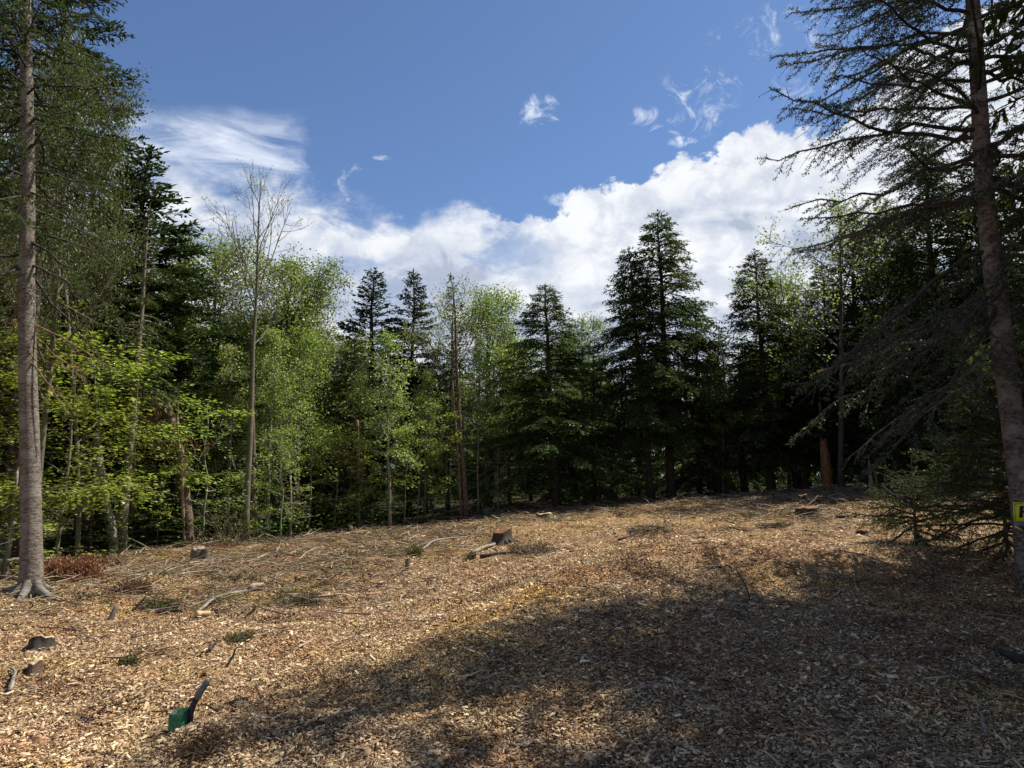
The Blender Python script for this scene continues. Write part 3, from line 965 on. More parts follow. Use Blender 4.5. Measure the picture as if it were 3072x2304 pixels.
def near_branch(rng, L, az_, e, sag, up, r, fol, per_m=60, nl=.026, nw=.007, tw=.075, dead_sub=True):
    """wood and needle buffers of one bough, starting at the origin"""
    wb, lb = Buf(), Buf()
    h = np.array([math.cos(az_), math.sin(az_), 0])
    sd = np.array([-math.sin(az_), math.cos(az_), 0])
    n = 11
    s = np.linspace(0, 1, n)
    C = L * s[:, None] * h * math.cos(e) + sd * (L * .10 * (rng.normal() * s ** 2 + .4 * rng.normal() * np.sin(s * 5)))[:, None]
    C[:, 2] = L * (s * math.sin(e) - sag * s ** 2 + up * s ** 3.5) + .012 * L * rng.normal(0, 1, n) * (s > 0)
    tube(wb, C, r * (1 - s) ** .8 + .004, 5, False)
    nt = int(L / tw)
    for k in range(nt):
        sk = .14 + .86 * (k + rng.random()) / nt
        p = np.array([np.interp(sk, s, C[:, j]) for j in range(3)])
        i = min(n - 2, int(sk * (n - 1)))
        T = unit(C[i + 1] - C[i])
        sg = 1 if k % 2 else -1
        an = rad(rng.uniform(35, 62))
        d = T * math.cos(an) + sd * sg * math.sin(an)
        d[2] -= rng.uniform(.05, .6)
        tl = (.12 + .34 * L * (1 - sk) ** .7) * rng.uniform(.5, 1.1)
        tl = min(tl, .8)
        m_ = 5
        q = np.linspace(0, 1, m_)
        pt = p + d * (q * tl)[:, None]
        pt[:, 2] += tl * (-.12 * q ** 2 + rng.normal(0, .02, m_))
        has = rng.random() < fol
        if has or rng.random() < .55:
            tube(wb, pt, np.linspace(.0045, .0018, m_), 3, False)
        if has:
            needle_twigs(lb, rng, pt, per_m, nl, nw)
        ns = int(tl / .085)
        for j in range(ns):
            if not has and rng.random() < .6:
                continue
            f = .2 + .75 * (j + rng.random()) / max(1, ns)
            p2 = p + d * (f * tl)
            p2[2] -= .12 * f * f * tl
            d2 = unit(d * .75 + unit(np.cross(d, [0, 0, 1.])) * (1 if j % 2 else -1) * .65 + rng.normal(0, .12, 3))
            l2 = (.05 + .32 * tl * (1 - f)) * rng.uniform(.7, 1.2)
            pp = np.array([p2, p2 + d2 * l2 * .5, p2 + d2 * l2 + [0, 0, -.03 * l2]])
            tube(wb, pp, [.0028, .002, .001], 3, False)
            if has:
                needle_twigs(lb, rng, pp, per_m, nl, nw)
    if fol > .3:
        needle_twigs(lb, rng, C[7:], per_m * 1.3, nl, nw)
    return wb, lb


def near_conifer(name, seed, path, H, r0, z_dead, z_green, z_split, R, label, bark, leafm, nb, per_m, nl, nw, dead_mat, roots=None, sub_dead=.0, azbias=None, flare=1.35, tw=.075, green_amt=(0.4, 1.0)):
    rng = np.random.default_rng(seed)
    path = np.array(path, float)
    base = path[0]
    rt = link(name, None, None, tuple(base))
    tag(rt, label, 'tree')
    zz = np.linspace(-.1, H, 40)
    pz = path[:, 2] - base[2]
    cx = np.interp(zz, pz, path[:, 0] - base[0]) + .012 * np.sin(zz * 1.3)
    cy = np.interp(zz, pz, path[:, 1] - base[1]) + .012 * np.cos(zz * 1.1)
    rr = r0 * (1 - np.clip(zz, 0, H) / H) ** .75 + min(.01, r0 * .3)
    rr = rr * (1 + (flare - 1) * np.exp(-np.clip(zz, 0, 9) / .22))
    b = Buf()
    tube(b, np.c_[cx, cy, zz], rr, 20, True, jit=.012, rng=rng)
    link('trunk', b.mesh('near_trunk', M[bark], True), rt)
    zs = z_dead + (H - .3 - z_dead) * (np.arange(nb) + rng.random(nb)) / nb
    upw, upl = Buf(), Buf()
    for k, z in enumerate(zs):
        if z < z_green and k % 2:
            continue
        t = max(0, (z - z_green) / (H - z_green))
        a = k * 2.399 + rng.normal(0, .5)
        if azbias is not None and rng.random() < .3:
            a = azbias + rng.normal(0, .5)
        if z_green < z < z_green + 1.3 and rng.random() < .35:
            continue
        p = np.array([np.interp(z, zz, cx), np.interp(z, zz, cy), z])
        if z < z_green:
            f = (z - z_dead) / (z_green - z_dead)
            L = R * rng.uniform(.4, .8)
            e = rad(rng.uniform(-28, -4) + 6 * f)
            sag, up_, fol = rng.uniform(.12, .35), rng.uniform(0, .12), (.03 + .3 * f * rng.random())
        else:
            L = R * (1 - t) ** .65 * rng.uniform(.75, 1.08)
            e = rad(-22 * max(0, 1 - t * 4) - 6 + 30 * t + rng.normal(0, 9))
            sag, up_, fol = .16 * (1 - t), rng.uniform(.06, .16), rng.uniform(*green_amt) * min(1, .55 + 2.2 * t)
        if z < z_split:
            wb, lb = near_branch(rng, L, a, e, sag, up_, (.006 + .0045 * L) if z < z_green else (.008 + .006 * L), fol, per_m, nl, nw, tw)
            br = link('branch', wb.mesh('bough', M[dead_mat if z < z_green else 'twig_dark']), rt, tuple(p))
            if z < z_green:
                br['label'] = 'bare drooping dead branch'
            if lb.n:
                red = z < z_green and rng.random() < .3
                link('needles', lb.mesh('needles', M['dead_red' if red else leafm]), br)
        else:
            wb, lb = near_branch(rng, L, a, e, sag, up_, .009 + .007 * L, fol, per_m * .4, nl * 1.6, nw * 1.8, tw * 1.4)
            for src, dst in ((wb, upw), (lb, upl)):
                if src.n:
                    dst.add(np.concatenate(src.v) + p, np.concatenate(src.q) if src.q else None, None)
    link('upper_limbs', upw.mesh('upper_limbs', M['twig_dark']), rt)['kind'] = 'stuff'
    link('crown', upl.mesh('upper_crown', M[leafm]), rt)['kind'] = 'stuff'
    return rt


NSX, NSY = 5.61, 7.85
NSZ = gz(NSX, NSY)
near_conifer('spruce_tree', 41, [(NSX, NSY, NSZ), (NSX - .09, NSY, NSZ + 2.2), (NSX - .14, NSY, NSZ + 4.5), (NSX - .08, NSY, NSZ + 7), (NSX, NSY, NSZ + 14.5)], 12.3, .118, 2.1, 3.0, 8.6, 2.95,
             'big near spruce with a yellow sign on its purplish trunk', 'bark_purple', 'near_spruce', 150, 88, .036, .012, 'twig_grey', azbias=math.pi, green_amt=(.6, 1.0))
LX, LY = pix(31, 588, 9.0)[:2]
LZ = gz(LX, LY)
near_conifer('fir_tree', 42, [(LX, LY, LZ), (LX - .24, LY, LZ + 2.5), (LX - .62, LY, LZ + 6.3), (LX - 1.2, LY, LZ + 13)], 13.2, .112, 2.9, 4.0, 8.8, 1.5,
             'large grey-barked fir standing alone at the left edge of the clearing', 'bark_grey', 'hemlock', 165, 85, .042, .016, 'twig_brown', flare=1.3, tw=.085, green_amt=(.5, 1))
for (x_, y_, H_, R_, sd_, nb_, lb_) in [(6.35, 9.3, 2.4, 1.6, 61, 110, 'young fir whose long low boughs reach left past the near spruce trunk'), (5.75, 10.3, 1.2, 1.05, 62, 70, 'low bushy fir on the ground left of the young fir')]:
    z_ = gz(x_, y_)
    fo = near_conifer('fir_tree', sd_, [(x_, y_, z_), (x_, y_, z_ + H_)], H_, .018, .05, .06, H_ + 1, R_, lb_, 'bark_brown', 'hemlock', nb_, 66, .036, .013, 'twig_brown', green_amt=(1.8, 1.9), tw=.075)
# roots of the grey fir
rb = Buf()
for a, L in [(-.35, .34), (-2.7, .6), (1.2, .3), (-1.4, .16), (3.4, .3), (-2.0, .14)]:
    d = np.array([math.cos(a), math.sin(a), 0])
    p = [d * .05 + [0, 0, .2], d * .14 + [0, 0, .07], d * (.15 + L * .5) + [0, 0, -.005], d * (.2 + L) + [0, 0, -.06]]
    tube(rb, p, [.06, .055, .04, .02], 8, False)
fir = [o for o in bpy.data.objects if o.name == 'fir_tree'][0]
link('roots', rb.mesh('roots', M['bark_grey'], True), fir)

# trees close behind it at the left border
tree('spire_high', 'spruce_tree', 18, 13.5, -130, .85, 'huge dark spruce filling the top left corner', group=TL)
tree('fine', 'birch_tree', 36, 11.2, 62, .62, 'fine-leaved tree with pale limbs leaning right over the grey fir', group=TL, utop=80)
tree('fine', 'birch_tree', 8, 14.5, 60, .6, 'grey-green leafy tree at the left border behind the grey fir', group=TL)
tree('pole', 'hemlock_tree', 80, 17.5, 160, .95, 'dark hemlock right behind the grey fir, brownish low down', group=TL)


# ------------------------------------------------------------------ single trunks and snags along the edge
def trunk_thing(name, pts, r, mat, label, cat='tree', part='trunk', sides=9, jit=.03, group=None, seed=0, extra=None):
    """pts: picture points (u, v) at depth y from the base up"""
    rng = np.random.default_rng(seed + 900)
    (u0, v0, y0) = pts[0]
    P = [np.array(pix(u, v, y)) for (u, v, y) in pts]
    P[0][2] = gz(P[0][0], P[0][1]) - .05
    b0 = P[0].copy()
    b = Buf()
    P = np.array(P) - b0
    n = 14
    t = np.linspace(0, 1, len(P))
    tt = np.linspace(0, 1, n)
    Q = np.stack([np.interp(tt, t, P[:, k]) for k in range(3)], -1)
    Q[1:-1, :2] += rng.normal(0, r * .12, (n - 2, 2))
    R_ = np.linspace(r, r * .7, n) * (1 + rng.normal(0, jit, n))
    R_[0] *= 1.35
    tube(b, Q, R_, sides, True, jit=jit, rng=rng)
    root = link(name, None, None, tuple(b0))
    tag(root, label, cat, group)
    link(part, b.mesh(name, M[mat], True), root)
    if extra:
        extra(root, Q, rng)
    return root


def spindly(matn, leafn, cnt, reach, L0=.25):
    def f(root, Q, rng):
        wb, lb = Buf(), Buf()
        for k in range(cnt):
            s = L0 + (1 - L0) * rng.random()
            p = Q[0] + (Q[-1] - Q[0]) * s
            i = int(s * (len(Q) - 1))
            p = Q[i].copy()
            a = rng.uniform(0, 6.28)
            d = np.array([math.cos(a), math.sin(a), rng.uniform(-.3, .6)])
            L = reach * rng.uniform(.3, 1)
            C = np.array([p, p + d * L * .5 + [0, 0, .03], p + d * L])
            tube(wb, C, [.010, .007, .003], 3, False)
            if leafn:
                m_ = 14
                q = rng.uniform(.3, 1.05, (m_, 1))
                leaves(lb, p + d * L * q + rng.normal(0, .06, (m_, 3)), d + rng.normal(0, .6, (m_, 3)), np.array([0, 0, 1.]) + rng.normal(0, .5, (m_, 3)), .08, .055)
        link('branches', wb.mesh('branches', M[matn]), root)['kind'] = 'stuff'
        if lb.n:
            link('crown', lb.mesh('crown', M[leafn]), root)
    return f


tree('pole_grey', 'fir_tree', 124, 15.2, 205, .8, 'grey-barked fir trunk lit on its right side, under the dark spire', group=TL)
trunk_thing('pole_tree', [(78, 557, 14.0), (79, 500, 14.0), (77, 440, 14.0), (70, 350, 14.0), (66, 290, 14.0)], .045, 'bark_olive', 'thin upright green-grey pole tree right of the big grey trunk', group=TL, extra=spindly('twig_brown', 'maple', 40, .7))
trunk_thing('leaning_snag', [(114, 556, 14.8), (112, 530, 14.8), (102, 490, 14.8), (98, 455, 14.8), (97, 430, 14.8)], .10, 'bark_pale', 'leaning leafless grey snag with flaking bark', 'snag', group='snags at the forest edge', jit=.1)
trunk_thing('birch_tree', [(109, 556, 15.0), (108, 515, 15.0), (101, 470, 15.0), (96, 400, 15.0), (92, 330, 15.0)], .028, 'bark_pale', 'thin pale stem crossing the leaning grey snag', group=TL, extra=spindly('twig_brown', 'spring', 30, .6))
trunk_thing('pole_tree', [(290, 548, 19), (291, 500, 19), (289, 455, 19)], .03, 'bark_pale', 'thin sapling stem in the shade right of the bare tree', group=TL, extra=spindly('twig_brown', 'spring', 20, .6))
trunk_thing('pole_tree', [(358, 525, 21.6), (358, 470, 21.6), (357, 420, 21.6)], .07, 'bark_brown', 'short brown trunk left of the young birch', group=TL, extra=spindly('twig_brown', 'olive', 40, .8))
trunk_thing('pole_tree', [(461, 520, 22.4), (459, 470, 22.4), (455, 420, 22.4), (452, 380, 22.4)], .04, 'bark_brown', 'slim brown stem leaning left against the bare brown trunk', group=TL)
trunk_thing('pole_tree', [(585, 505, 26), (584, 450, 26), (582, 380, 26)], .05, 'bark_grey', 'slim grey trunk between the middle and the twin hemlocks', group=TL, extra=spindly('twig_brown', 'hemlock', 40, 1.0))
trunk_thing('pole_tree', [(723, 497, 26.5), (723, 450, 26.5), (724, 380, 26.5)], .045, 'bark_grey', 'slim straight trunk right of the twin hemlocks', group=TL, extra=spindly('twig_brown', 'spring', 30, .8))
trunk_thing('pole_tree', [(824, 490, 25.2), (821, 440, 25.2), (819, 370, 25.2)], .06, 'bark_grey', 'grey trunk directly behind the broken brown snag', group=TL)
trunk_thing('pole_tree', [(871, 488, 24.5), (869, 440, 24.5), (868, 390, 24.5)], .06, 'bark_dark', 'dark trunk behind the spiky stump', group=TL)
trunk_thing('pole_tree', [(745, 496, 28), (742, 460, 28), (738, 420, 28)], .16, 'bark_dark', 'thick black trunk left of the pointed hemlock', group=TL)
trunk_thing('pole_tree', [(797, 492, 27), (792, 455, 27), (790, 400, 27)], .13, 'bark_dark', 'thick dark forked trunk left of the broken brown snag', group=TL)
trunk_thing('pole_tree', [(18, 560, 13.5), (16, 480, 13.5), (11, 400, 13.5)], .10, 'bark_dark', 'dark brown trunk left of the big grey fir', group=TL)
trunk_thing('pole_tree', [(4, 590, 11.5), (12, 530, 11.5), (17, 470, 11.5)], .035, 'bark_pale', 'thin pale stem leaning right at the left border', group=TL)
trunk_thing('pole_tree', [(86, 545, 16.5), (84, 440, 16.5), (83, 340, 16.5)], .10, 'bark_brown', 'reddish dark trunk in the shade behind the thin pole tree', group=TL)
trunk_thing('pole_tree', [(256, 540, 18.2), (253, 480, 18.2), (252, 400, 18.2), (252, 330, 18.2)], .07, 'bark_brown', 'dark trunk half hidden right behind the bare tree', group=TL)


# broken snag with hanging brown twigs
def snag_top(root, Q, rng):
    wb, lb = Buf(), Buf()
    for k in range(46):
        i = rng.integers(7, 14)
        p = Q[i]
        a = rng.uniform(1.6, 4.8) if rng.random() < .75 else rng.uniform(0, 6.28)
        L = rng.uniform(.3, 1.0)
        d = np.array([math.cos(a), math.sin(a) * .6, rng.uniform(-.6, .5)])
        C = np.array([p, p + d * L * .5 + [0, 0, .05], p + d * L + [0, 0, -.5 * L]])
        tube(wb, C, [.012, .008, .003], 3, False)
        m_ = 45
        q = rng.uniform(.15, 1.05, (m_, 1))
        leaves(lb, p + d * L * q + [0, 0, -.2] * q + rng.normal(0, .09, (m_, 3)), np.array([0, 0, -.7]) + rng.normal(0, .6, (m_, 3)), rng.normal(0, 1, (m_, 3)), .12, .018)
    link('dead_twigs', wb.mesh('dead_twigs', M['twig_brown']), root)['kind'] = 'stuff'
    link('dead_foliage', lb.mesh('dead_foliage', M['dead_brown']), root)['kind'] = 'stuff'


trunk_thing('broken_snag', [(189, 545, 16.4), (186, 505, 16.4), (180, 460, 16.4), (172, 425, 16.4), (165, 402, 16.4)], .14, 'bark_brown', 'broken dead trunk hung with brown withered twigs', 'snag', group='snags at the forest edge', extra=snag_top)
trunk_thing('splintered_stem', [(187, 500, 16.2), (182, 470, 16.2), (177, 430, 16.2), (178, 402, 16.2)], .035, 'wood_bare', 'pale splintered stem beside the broken dead trunk', 'snag', group='snags at the forest edge', jit=.2)


# the bare budding tree
def bare_tree():
    pr, H = broadleaf(51, 11.2, 6.0, 2.6, .10, 20, 'spring_pale', 'bark_olive', nleaf=2.6, ll=.05, lw=.035, lr=.025, depth=3, up=.75, elev=(44, 72), wob=.1, twl=.68, taper=.93, keep=.8)
    PROTO['bare'] = (pr, H)


bare_tree()
tree('bare', 'bare_tree', 247, 17.2, 182, 1.0, 'tall slender tree with an almost bare fan of twigs', group=TL, rot=.5)
tree('bare', 'bare_tree', 310, 23.5, 275, .7, 'small bare-topped tree on the shoulder of the light green tree', group=TL)


# tall rotten stub and spiky stump at the right
def stub(name, u, v, vt, y, r, label, spikes, mat='wood_old'):
    rng = np.random.default_rng(int(u))
    base = np.array(pix(u, v, y))
    base[2] = gz(base[0], base[1]) - .05
    top = pix(u, vt, y)[2] - base[2]
    root = link(name, None, None, tuple(base))
    tag(root, label, 'stump', 'broken standing stubs at the right forest edge')
    b = Buf()
    if not spikes:
        n = 12
        zz = np.linspace(0, top, n)
        tube(b, np.c_[.02 * np.sin(zz * 3), 0 * zz, zz], r * (1.25 - .4 * zz / top) * (1 + rng.normal(0, .05, n)), 11, True, jit=.13, rng=rng)
        link('stem', b.mesh('stem', M[mat]), root)
        for k in range(5):
            a = rng.uniform(0, 6.28)
            c = Buf()
            p = np.array([math.cos(a) * r * .6, math.sin(a) * r * .6, top - .1])
            tube(c, [p, p + [0, 0, .12], p + [.01, 0, rng.uniform(.18, .3)]], [.03, .022, .004], 4)
            link('splinter', c.mesh('splinter', M[mat]), root)
    else:
        for k, (dx, h, rr) in enumerate(spikes):
            c = Buf()
            zz = np.linspace(0, h, 6)
            tube(c, np.c_[dx * (1 - .3 * zz / max(h, .1)) + rng.normal(0, .008, 6), rng.normal(0, .05) + 0 * zz, zz], rr * (1 - .85 * zz / h) + .004, 6, True, jit=.15, rng=rng)
            link('splinter', c.mesh('splinter', M[mat if k % 2 else 'wood_bare']), root)


stub('tall_rotten_stub', 827, 489, 441, 24.0, .15, 'tall rotten reddish stub of a broken trunk', None)
stub('spiky_stump', 873, 490, 466, 20.5, .2, 'spiky splintered stump with three upright shards', [(-.05, 1.0, .05), (.09, .85, .05), (.0, .75, .07), (.14, .35, .05), (-.12, .3, .05), (.03, .3, .14)], 'wood_old')


# ------------------------------------------------------------------ stumps
def stump(u, v, wpx, hpx, label, bark='bark_brown', tilt=(0, 0), flare=1.5, top='wood_cut', roots=3, seed=0):
    rng = np.random.default_rng(int(u * 7 + v) + seed)
    p = at(u, v)
    k = ppm(p[1])
    r, h = wpx / k / 2, hpx / k
    root = link('tree_stump', None, None, tuple(p - [0, 0, .02]))
    tag(root, label, 'stump', 'cut stumps in the clearing')
    S = 16
    th = np.arange(S) * 2 * np.pi / S
    lob = 1 + .10 * np.sin(3 * th + rng.uniform(0, 6)) + .06 * np.sin(5 * th + rng.uniform(0, 6)) + rng.normal(0, .03, S)
    lev = [(-.06, flare), (.12, 1 + (flare - 1) * .5), (.4, 1.08), (1.0, 1.0)]
    V = []
    for (f, s_) in lev:
        zt = f * h
        V.append(np.c_[r * s_ * lob * np.cos(th), r * s_ * lob * np.sin(th), zt + (tilt[0] * np.cos(th) + tilt[1] * np.sin(th)) * r * (f > .9) + (f > .9) * rng.normal(0, .012, S)])
    V = np.concatenate(V)
    q = [(i * S + j, i * S + (j + 1) % S, (i + 1) * S + (j + 1) % S, (i + 1) * S + j) for i in range(3) for j in range(S)]
    b = Buf()
    b.add(V, q)
    for kk in range(roots):
        a = rng.uniform(0, 6.28)
        d = np.array([math.cos(a), math.sin(a), 0])
        tube(b, [d * r * .8 + [0, 0, h * .3], d * r * 1.4 + [0, 0, h * .08], d * r * 2.2 + [0, 0, -.03]], [r * .3, r * .22, r * .08], 6, False)
    link('bark', b.mesh('stump_bark', M[bark]), root)
    c = Buf()
    ring = V[-S:] * np.array([.93, .93, 1]) + [0, 0, -.004]
    edge_ = V[-S:] * np.array([.985, .985, 1]) + [0, 0, -.012]
    inner = ring * np.array([.5, .5, 1]) + [0, 0, .004]
    c.add(np.concatenate([edge_, ring + [0, 0, .008], inner, inner.mean(0)[None]]), [(i * S + j, i * S + (j + 1) % S, (i + 1) * S + (j + 1) % S, (i + 1) * S + j) for i in range(2) for j in range(S)],
          [(2 * S + j, 2 * S + (j + 1) % S, 3 * S) for j in range(S)])
    link('cut_face', c.mesh('cut_face', M[top]), root)
    return root


stump(197, 563, 12, 15, 'upright grey stump below the broken snag', 'bark_grey', (.1, .1), 1.15, 'wood_bare', 1)
stump(204, 562, 9, 13, 'mossy brown stump touching the upright grey one', 'bark_olive', (.1, 0), 1.2, 'bark_olive', 1)
stump(502, 542, 18, 12, 'wide dark stump on a mound of pale sawdust in the middle', 'bark_dark', (.2, .1), 1.5, 'wood_old', 5)
stump(42, 648, 21, 11, 'low wide stump with a pale root in the left foreground', 'bark_dark', (.1, -.25), 1.6, 'wood_cut', 4)
stump(34, 674, 12, 12, 'small split stump near the left border', 'bark_brown', (.2, .2), 1.3, 'wood_cut', 3)
stump(808, 517, 20, 10, 'broad stump in front of the rotten stub on the right', 'bark_dark', (.05, .05), 1.25, 'wood_old', 3)
stump(803, 503, 8, 8, 'dark little stump above the broad one on the right', 'bark_dark', (.2, 0), 1.3, 'wood_old', 2)
stump(822, 501, 12, 5, 'flat stump just below the rotten stub', 'bark_brown', (0, 0), 1.4, 'wood_old', 2)
stump(755, 510, 8, 5, 'small low stump left of the broad one', 'bark_brown', (.1, 0), 1.3, 'wood_old', 2)
stump(862, 534, 11, 4, 'low dark stump sunk in chips, right of the broad one', 'bark_dark', (.1, 0), 1.3, 'wood_old', 2)
stump(945, 540, 20, 6, 'low brown stump beneath the near spruce boughs', 'bark_brown', (.05, .1), 1.3, 'wood_old', 3)
stump(486, 514, 8, 5, 'far small pale-topped stump beside the bare brown trunk', 'bark_brown', (.1, 0), 1.3, 'wood_cut', 2)
stump(545, 519, 15, 6, 'far stump ringed by sticks in front of the middle hemlock', 'bark_olive', (.1, 0), 1.4, 'wood_cut', 4)
stump(860, 490, 13, 4, 'flat stump beside the spiky one', 'bark_brown', (.1, 0), 1.3, 'wood_cut', 3)
stump(898, 489, 14, 4, 'orange-brown flat stump right of the spiky one', 'wood_old', (.1, 0), 1.3, 'wood_old', 2)
stump(407, 570, 4, 12, 'thin upright cut stem standing in the chips', 'bark_olive', (.3, 0), 1.1, 'wood_cut', 0)


# ------------------------------------------------------------------ logs, branches and sticks lying about
def stick(u0, v0, u1, v1, tpx, mat, label, name='stick', cat='stick', lift=(0, 0), bend=.05, taper=.55, twigs=0, group='sticks and branches lying in the clearing', sides=7):
    rng = np.random.default_rng(int(u0 * 3 + v0 * 11 + u1))
    a, b_ = at(u0, v0), at(u1, v1)
    k = ppm((a[1] + b_[1]) / 2)
    r = tpx / k / 2
    a, b_ = a + [0, 0, r * .6 + lift[0]], b_ + [0, 0, r * .3 + lift[1]]
    o = a.copy()
    n = 8
    s = np.linspace(0, 1, n)
    d = b_ - a
    L = np.linalg.norm(d)
    P = d * s[:, None] + unit(np.cross(d, [0, 0, 1.])) * (L * bend * (np.sin(s * 3.1) * rng.choice([-1, 1]) + .3 * np.sin(s * 9 + 1)))[:, None]
    P[:, 2] += .02 * L * np.sin(s * 3.1)
    buf = Buf()
    tube(buf, P, r * (1 - (1 - taper) * s) * (1 + rng.normal(0, .04, n)), sides, True, jit=.05, rng=rng)
    if twigs:
        for i in range(twigs):
            q = rng.uniform(.25, 1)
            p = np.array([np.interp(q, s, P[:, j]) for j in range(3)])
            dd = unit(unit(d) * .8 + rng.normal(0, .5, 3) * [1, 1, .5])
            l2 = L * rng.uniform(.12, .35)
            tube(buf, [p, p + dd * l2 * .5, p + dd * l2 + [0, 0, .03]], [r * .4, r * .3, r * .12], 4, False)
    root = link(name, None, None, tuple(o))
    tag(root, label, cat, group)
    link('wood', buf.mesh(name, M[mat]), root)
    return root


ST = [
    (-6, 571, 54, 566, 7.5, 'wood_bare', 'pale fallen log lying behind the grey fir', 'fallen_log', 'log', 0),
    (196, 614, 260, 590, 3, 'bark_pale', 'long pale branch pointing up right across the left slope', 'fallen_branch', 'branch', 3),
    (250, 592, 263, 587, 7, 'wood_bare', 'pale splintered butt end of the long pale branch', 'wood_piece', 'wood', 0),
    (158, 616, 182, 613, 5, 'twig_dark', 'dark log piece left of the long pale branch', 'fallen_log', 'log', 1),
    (196, 618, 210, 616, 6, 'wood_cut', 'whitish split piece of wood at the foot of the long branch', 'wood_piece', 'wood', 0),
    (109, 621, 113, 607, 6, 'twig_grey', 'greyish log end sticking up out of the chips', 'log_end', 'log', 0),
    (130, 611, 143, 598, 3, 'bark_brown', 'split brown stick leaning over a dark hollow', 'stick', 'stick', 1),
    (115, 592, 124, 590, 6, 'twig_dark', 'short dark log seen end on', 'fallen_log', 'log', 0),
    (52, 742, 78, 719, 2.2, 'twig_brown', 'thin brown stick in the lower left foreground', 'stick', 'stick', 1),
    (90, 717, 104, 708, 3.6, 'wood_old', 'stubby brown branch poking up left of the green scoop', 'stick', 'stick', 0),
    (76, 720, 92, 724, 4, 'twig_dark', 'dark root-like piece under the stubby brown branch', 'stick', 'stick', 2),
    (209, 654, 217, 645, 3.5, 'twig_dark', 'short black curved bark strip on the chips', 'bark_strip', 'bark', 0),
    (226, 668, 233, 651, 3, 'twig_dark', 'upright black bark strip right of the curved one', 'bark_strip', 'bark', 0),
    (229, 706, 250, 700, 2.6, 'twig_dark', 'dark stick right of the scoop handle', 'stick', 'stick', 0),
    (8, 695, 11, 671, 4, 'bark_pale', 'crooked pale root piece at the left border', 'root_piece', 'wood', 2),
    (420, 551, 468, 538, 2, 'bark_pale', 'pale curved branch at the forest edge left of centre', 'fallen_branch', 'branch', 2),
    (480, 559, 530, 553, 4, 'twig_dark', 'dark long stick below the wide stump', 'stick', 'stick', 2),
    (470, 555, 495, 545, 4, 'bark_pale', 'grey root running left from the wide stump', 'root_piece', 'wood', 0),
    (350, 531, 362, 524, 4, 'wood_cut', 'pale split stub at the edge near the young birch', 'wood_piece', 'wood', 0),
    (451, 533, 455, 526, 3.5, 'wood_cut', 'small pale upright splinter in front of the brown trunk', 'wood_piece', 'wood', 0),
    (445, 512, 470, 509, 2, 'wood_cut', 'bright scraps of split wood at the foot of the brown trunk', 'wood_piece', 'wood', 3),
    (617, 541, 668, 527, 1.7, 'twig_dark', 'thin dark branch on the far chips right of centre', 'stick', 'stick', 3),
    (548, 505, 575, 514, 1.8, 'bark_pale', 'pale crooked stick in front of the middle hemlock', 'stick', 'stick', 2),
    (760, 513, 838, 510, 2.6, 'wood_bare', 'pale long stick lying above the broad right stump', 'stick', 'stick', 3),
    (800, 510, 820, 497, 2.2, 'wood_bare', 'pale stick leaning over the dark little stump', 'stick', 'stick', 1),
    (868, 506, 915, 498, 2.4, 'wood_bare', 'pale bark-free branch right of the broad stump', 'fallen_branch', 'branch', 3),
    (835, 519, 898, 518, 3, 'twig_dark', 'dark mossy log right of the broad stump', 'fallen_log', 'log', 1),
    (740, 502, 772, 506, 2, 'wood_bare', 'short pale stick near the small low stump', 'stick', 'stick', 1),
    (925, 543, 948, 535, 2.4, 'twig_dark', 'dark stick by the low brown stump', 'stick', 'stick', 1),
    (838, 552, 872, 560, 1.8, 'twig_brown', 'long thin stick in the chips below the sunk stump', 'stick', 'stick', 2),
    (905, 590, 930, 570, 1.6, 'twig_brown', 'thin upright twig in the chips near the near spruce', 'stick', 'stick', 2),
    (752, 602, 742, 572, 1.8, 'twig_dark', 'thin forked twig standing at the edge of the shade', 'stick', 'stick', 3),
    (872, 618, 850, 580, 1.6, 'twig_brown', 'thin twig standing in the hollow on the right', 'stick', 'stick', 2),
    (955, 653, 890, 655, 4, 'twig_brown', 'half-buried brown branch on the shaded chips', 'fallen_branch', 'branch', 1),
    (1020, 665, 1000, 655, 9, 'twig_dark', 'dark mossy wood lump at the right border', 'wood_piece', 'wood', 0),
    (905, 755, 850, 770, 5, 'bark_brown', 'twisted brown branch on the sunny chips at the bottom right', 'fallen_branch', 'branch', 2),
    (842, 735, 800, 740, 3, 'wood_bare', 'long pale splinter on the sunny chips at the bottom right', 'wood_piece', 'wood', 0),
    (985, 740, 975, 712, 4, 'wood_bare', 'big pale splinter at the lower right', 'wood_piece', 'wood', 0),
    (700, 660, 683, 640, 2.4, 'twig_brown', 'thin stick in the middle of the shaded chips', 'stick', 'stick', 1),
    (60, 560, 100, 551, 1.8, 'bark_pale', 'pale thin branch behind the red dead brush', 'fallen_branch', 'branch', 2),
    (85, 520, 98, 562, 1.6, 'bark_pale', 'thin dead stem leaning left under the low fir', 'stick', 'stick', 1),
    (40, 630, 100, 645, 1.6, 'twig_brown', 'long thin twig arching over the low wide stump', 'stick', 'stick', 2),
    (130, 640, 175, 632, 2, 'twig_brown', 'brown stick among the slash left of centre', 'stick', 'stick', 3),
    (210, 575, 260, 556, 2, 'bark_brown', 'reddish branch lying across the upper left slope', 'fallen_branch', 'branch', 3),
]
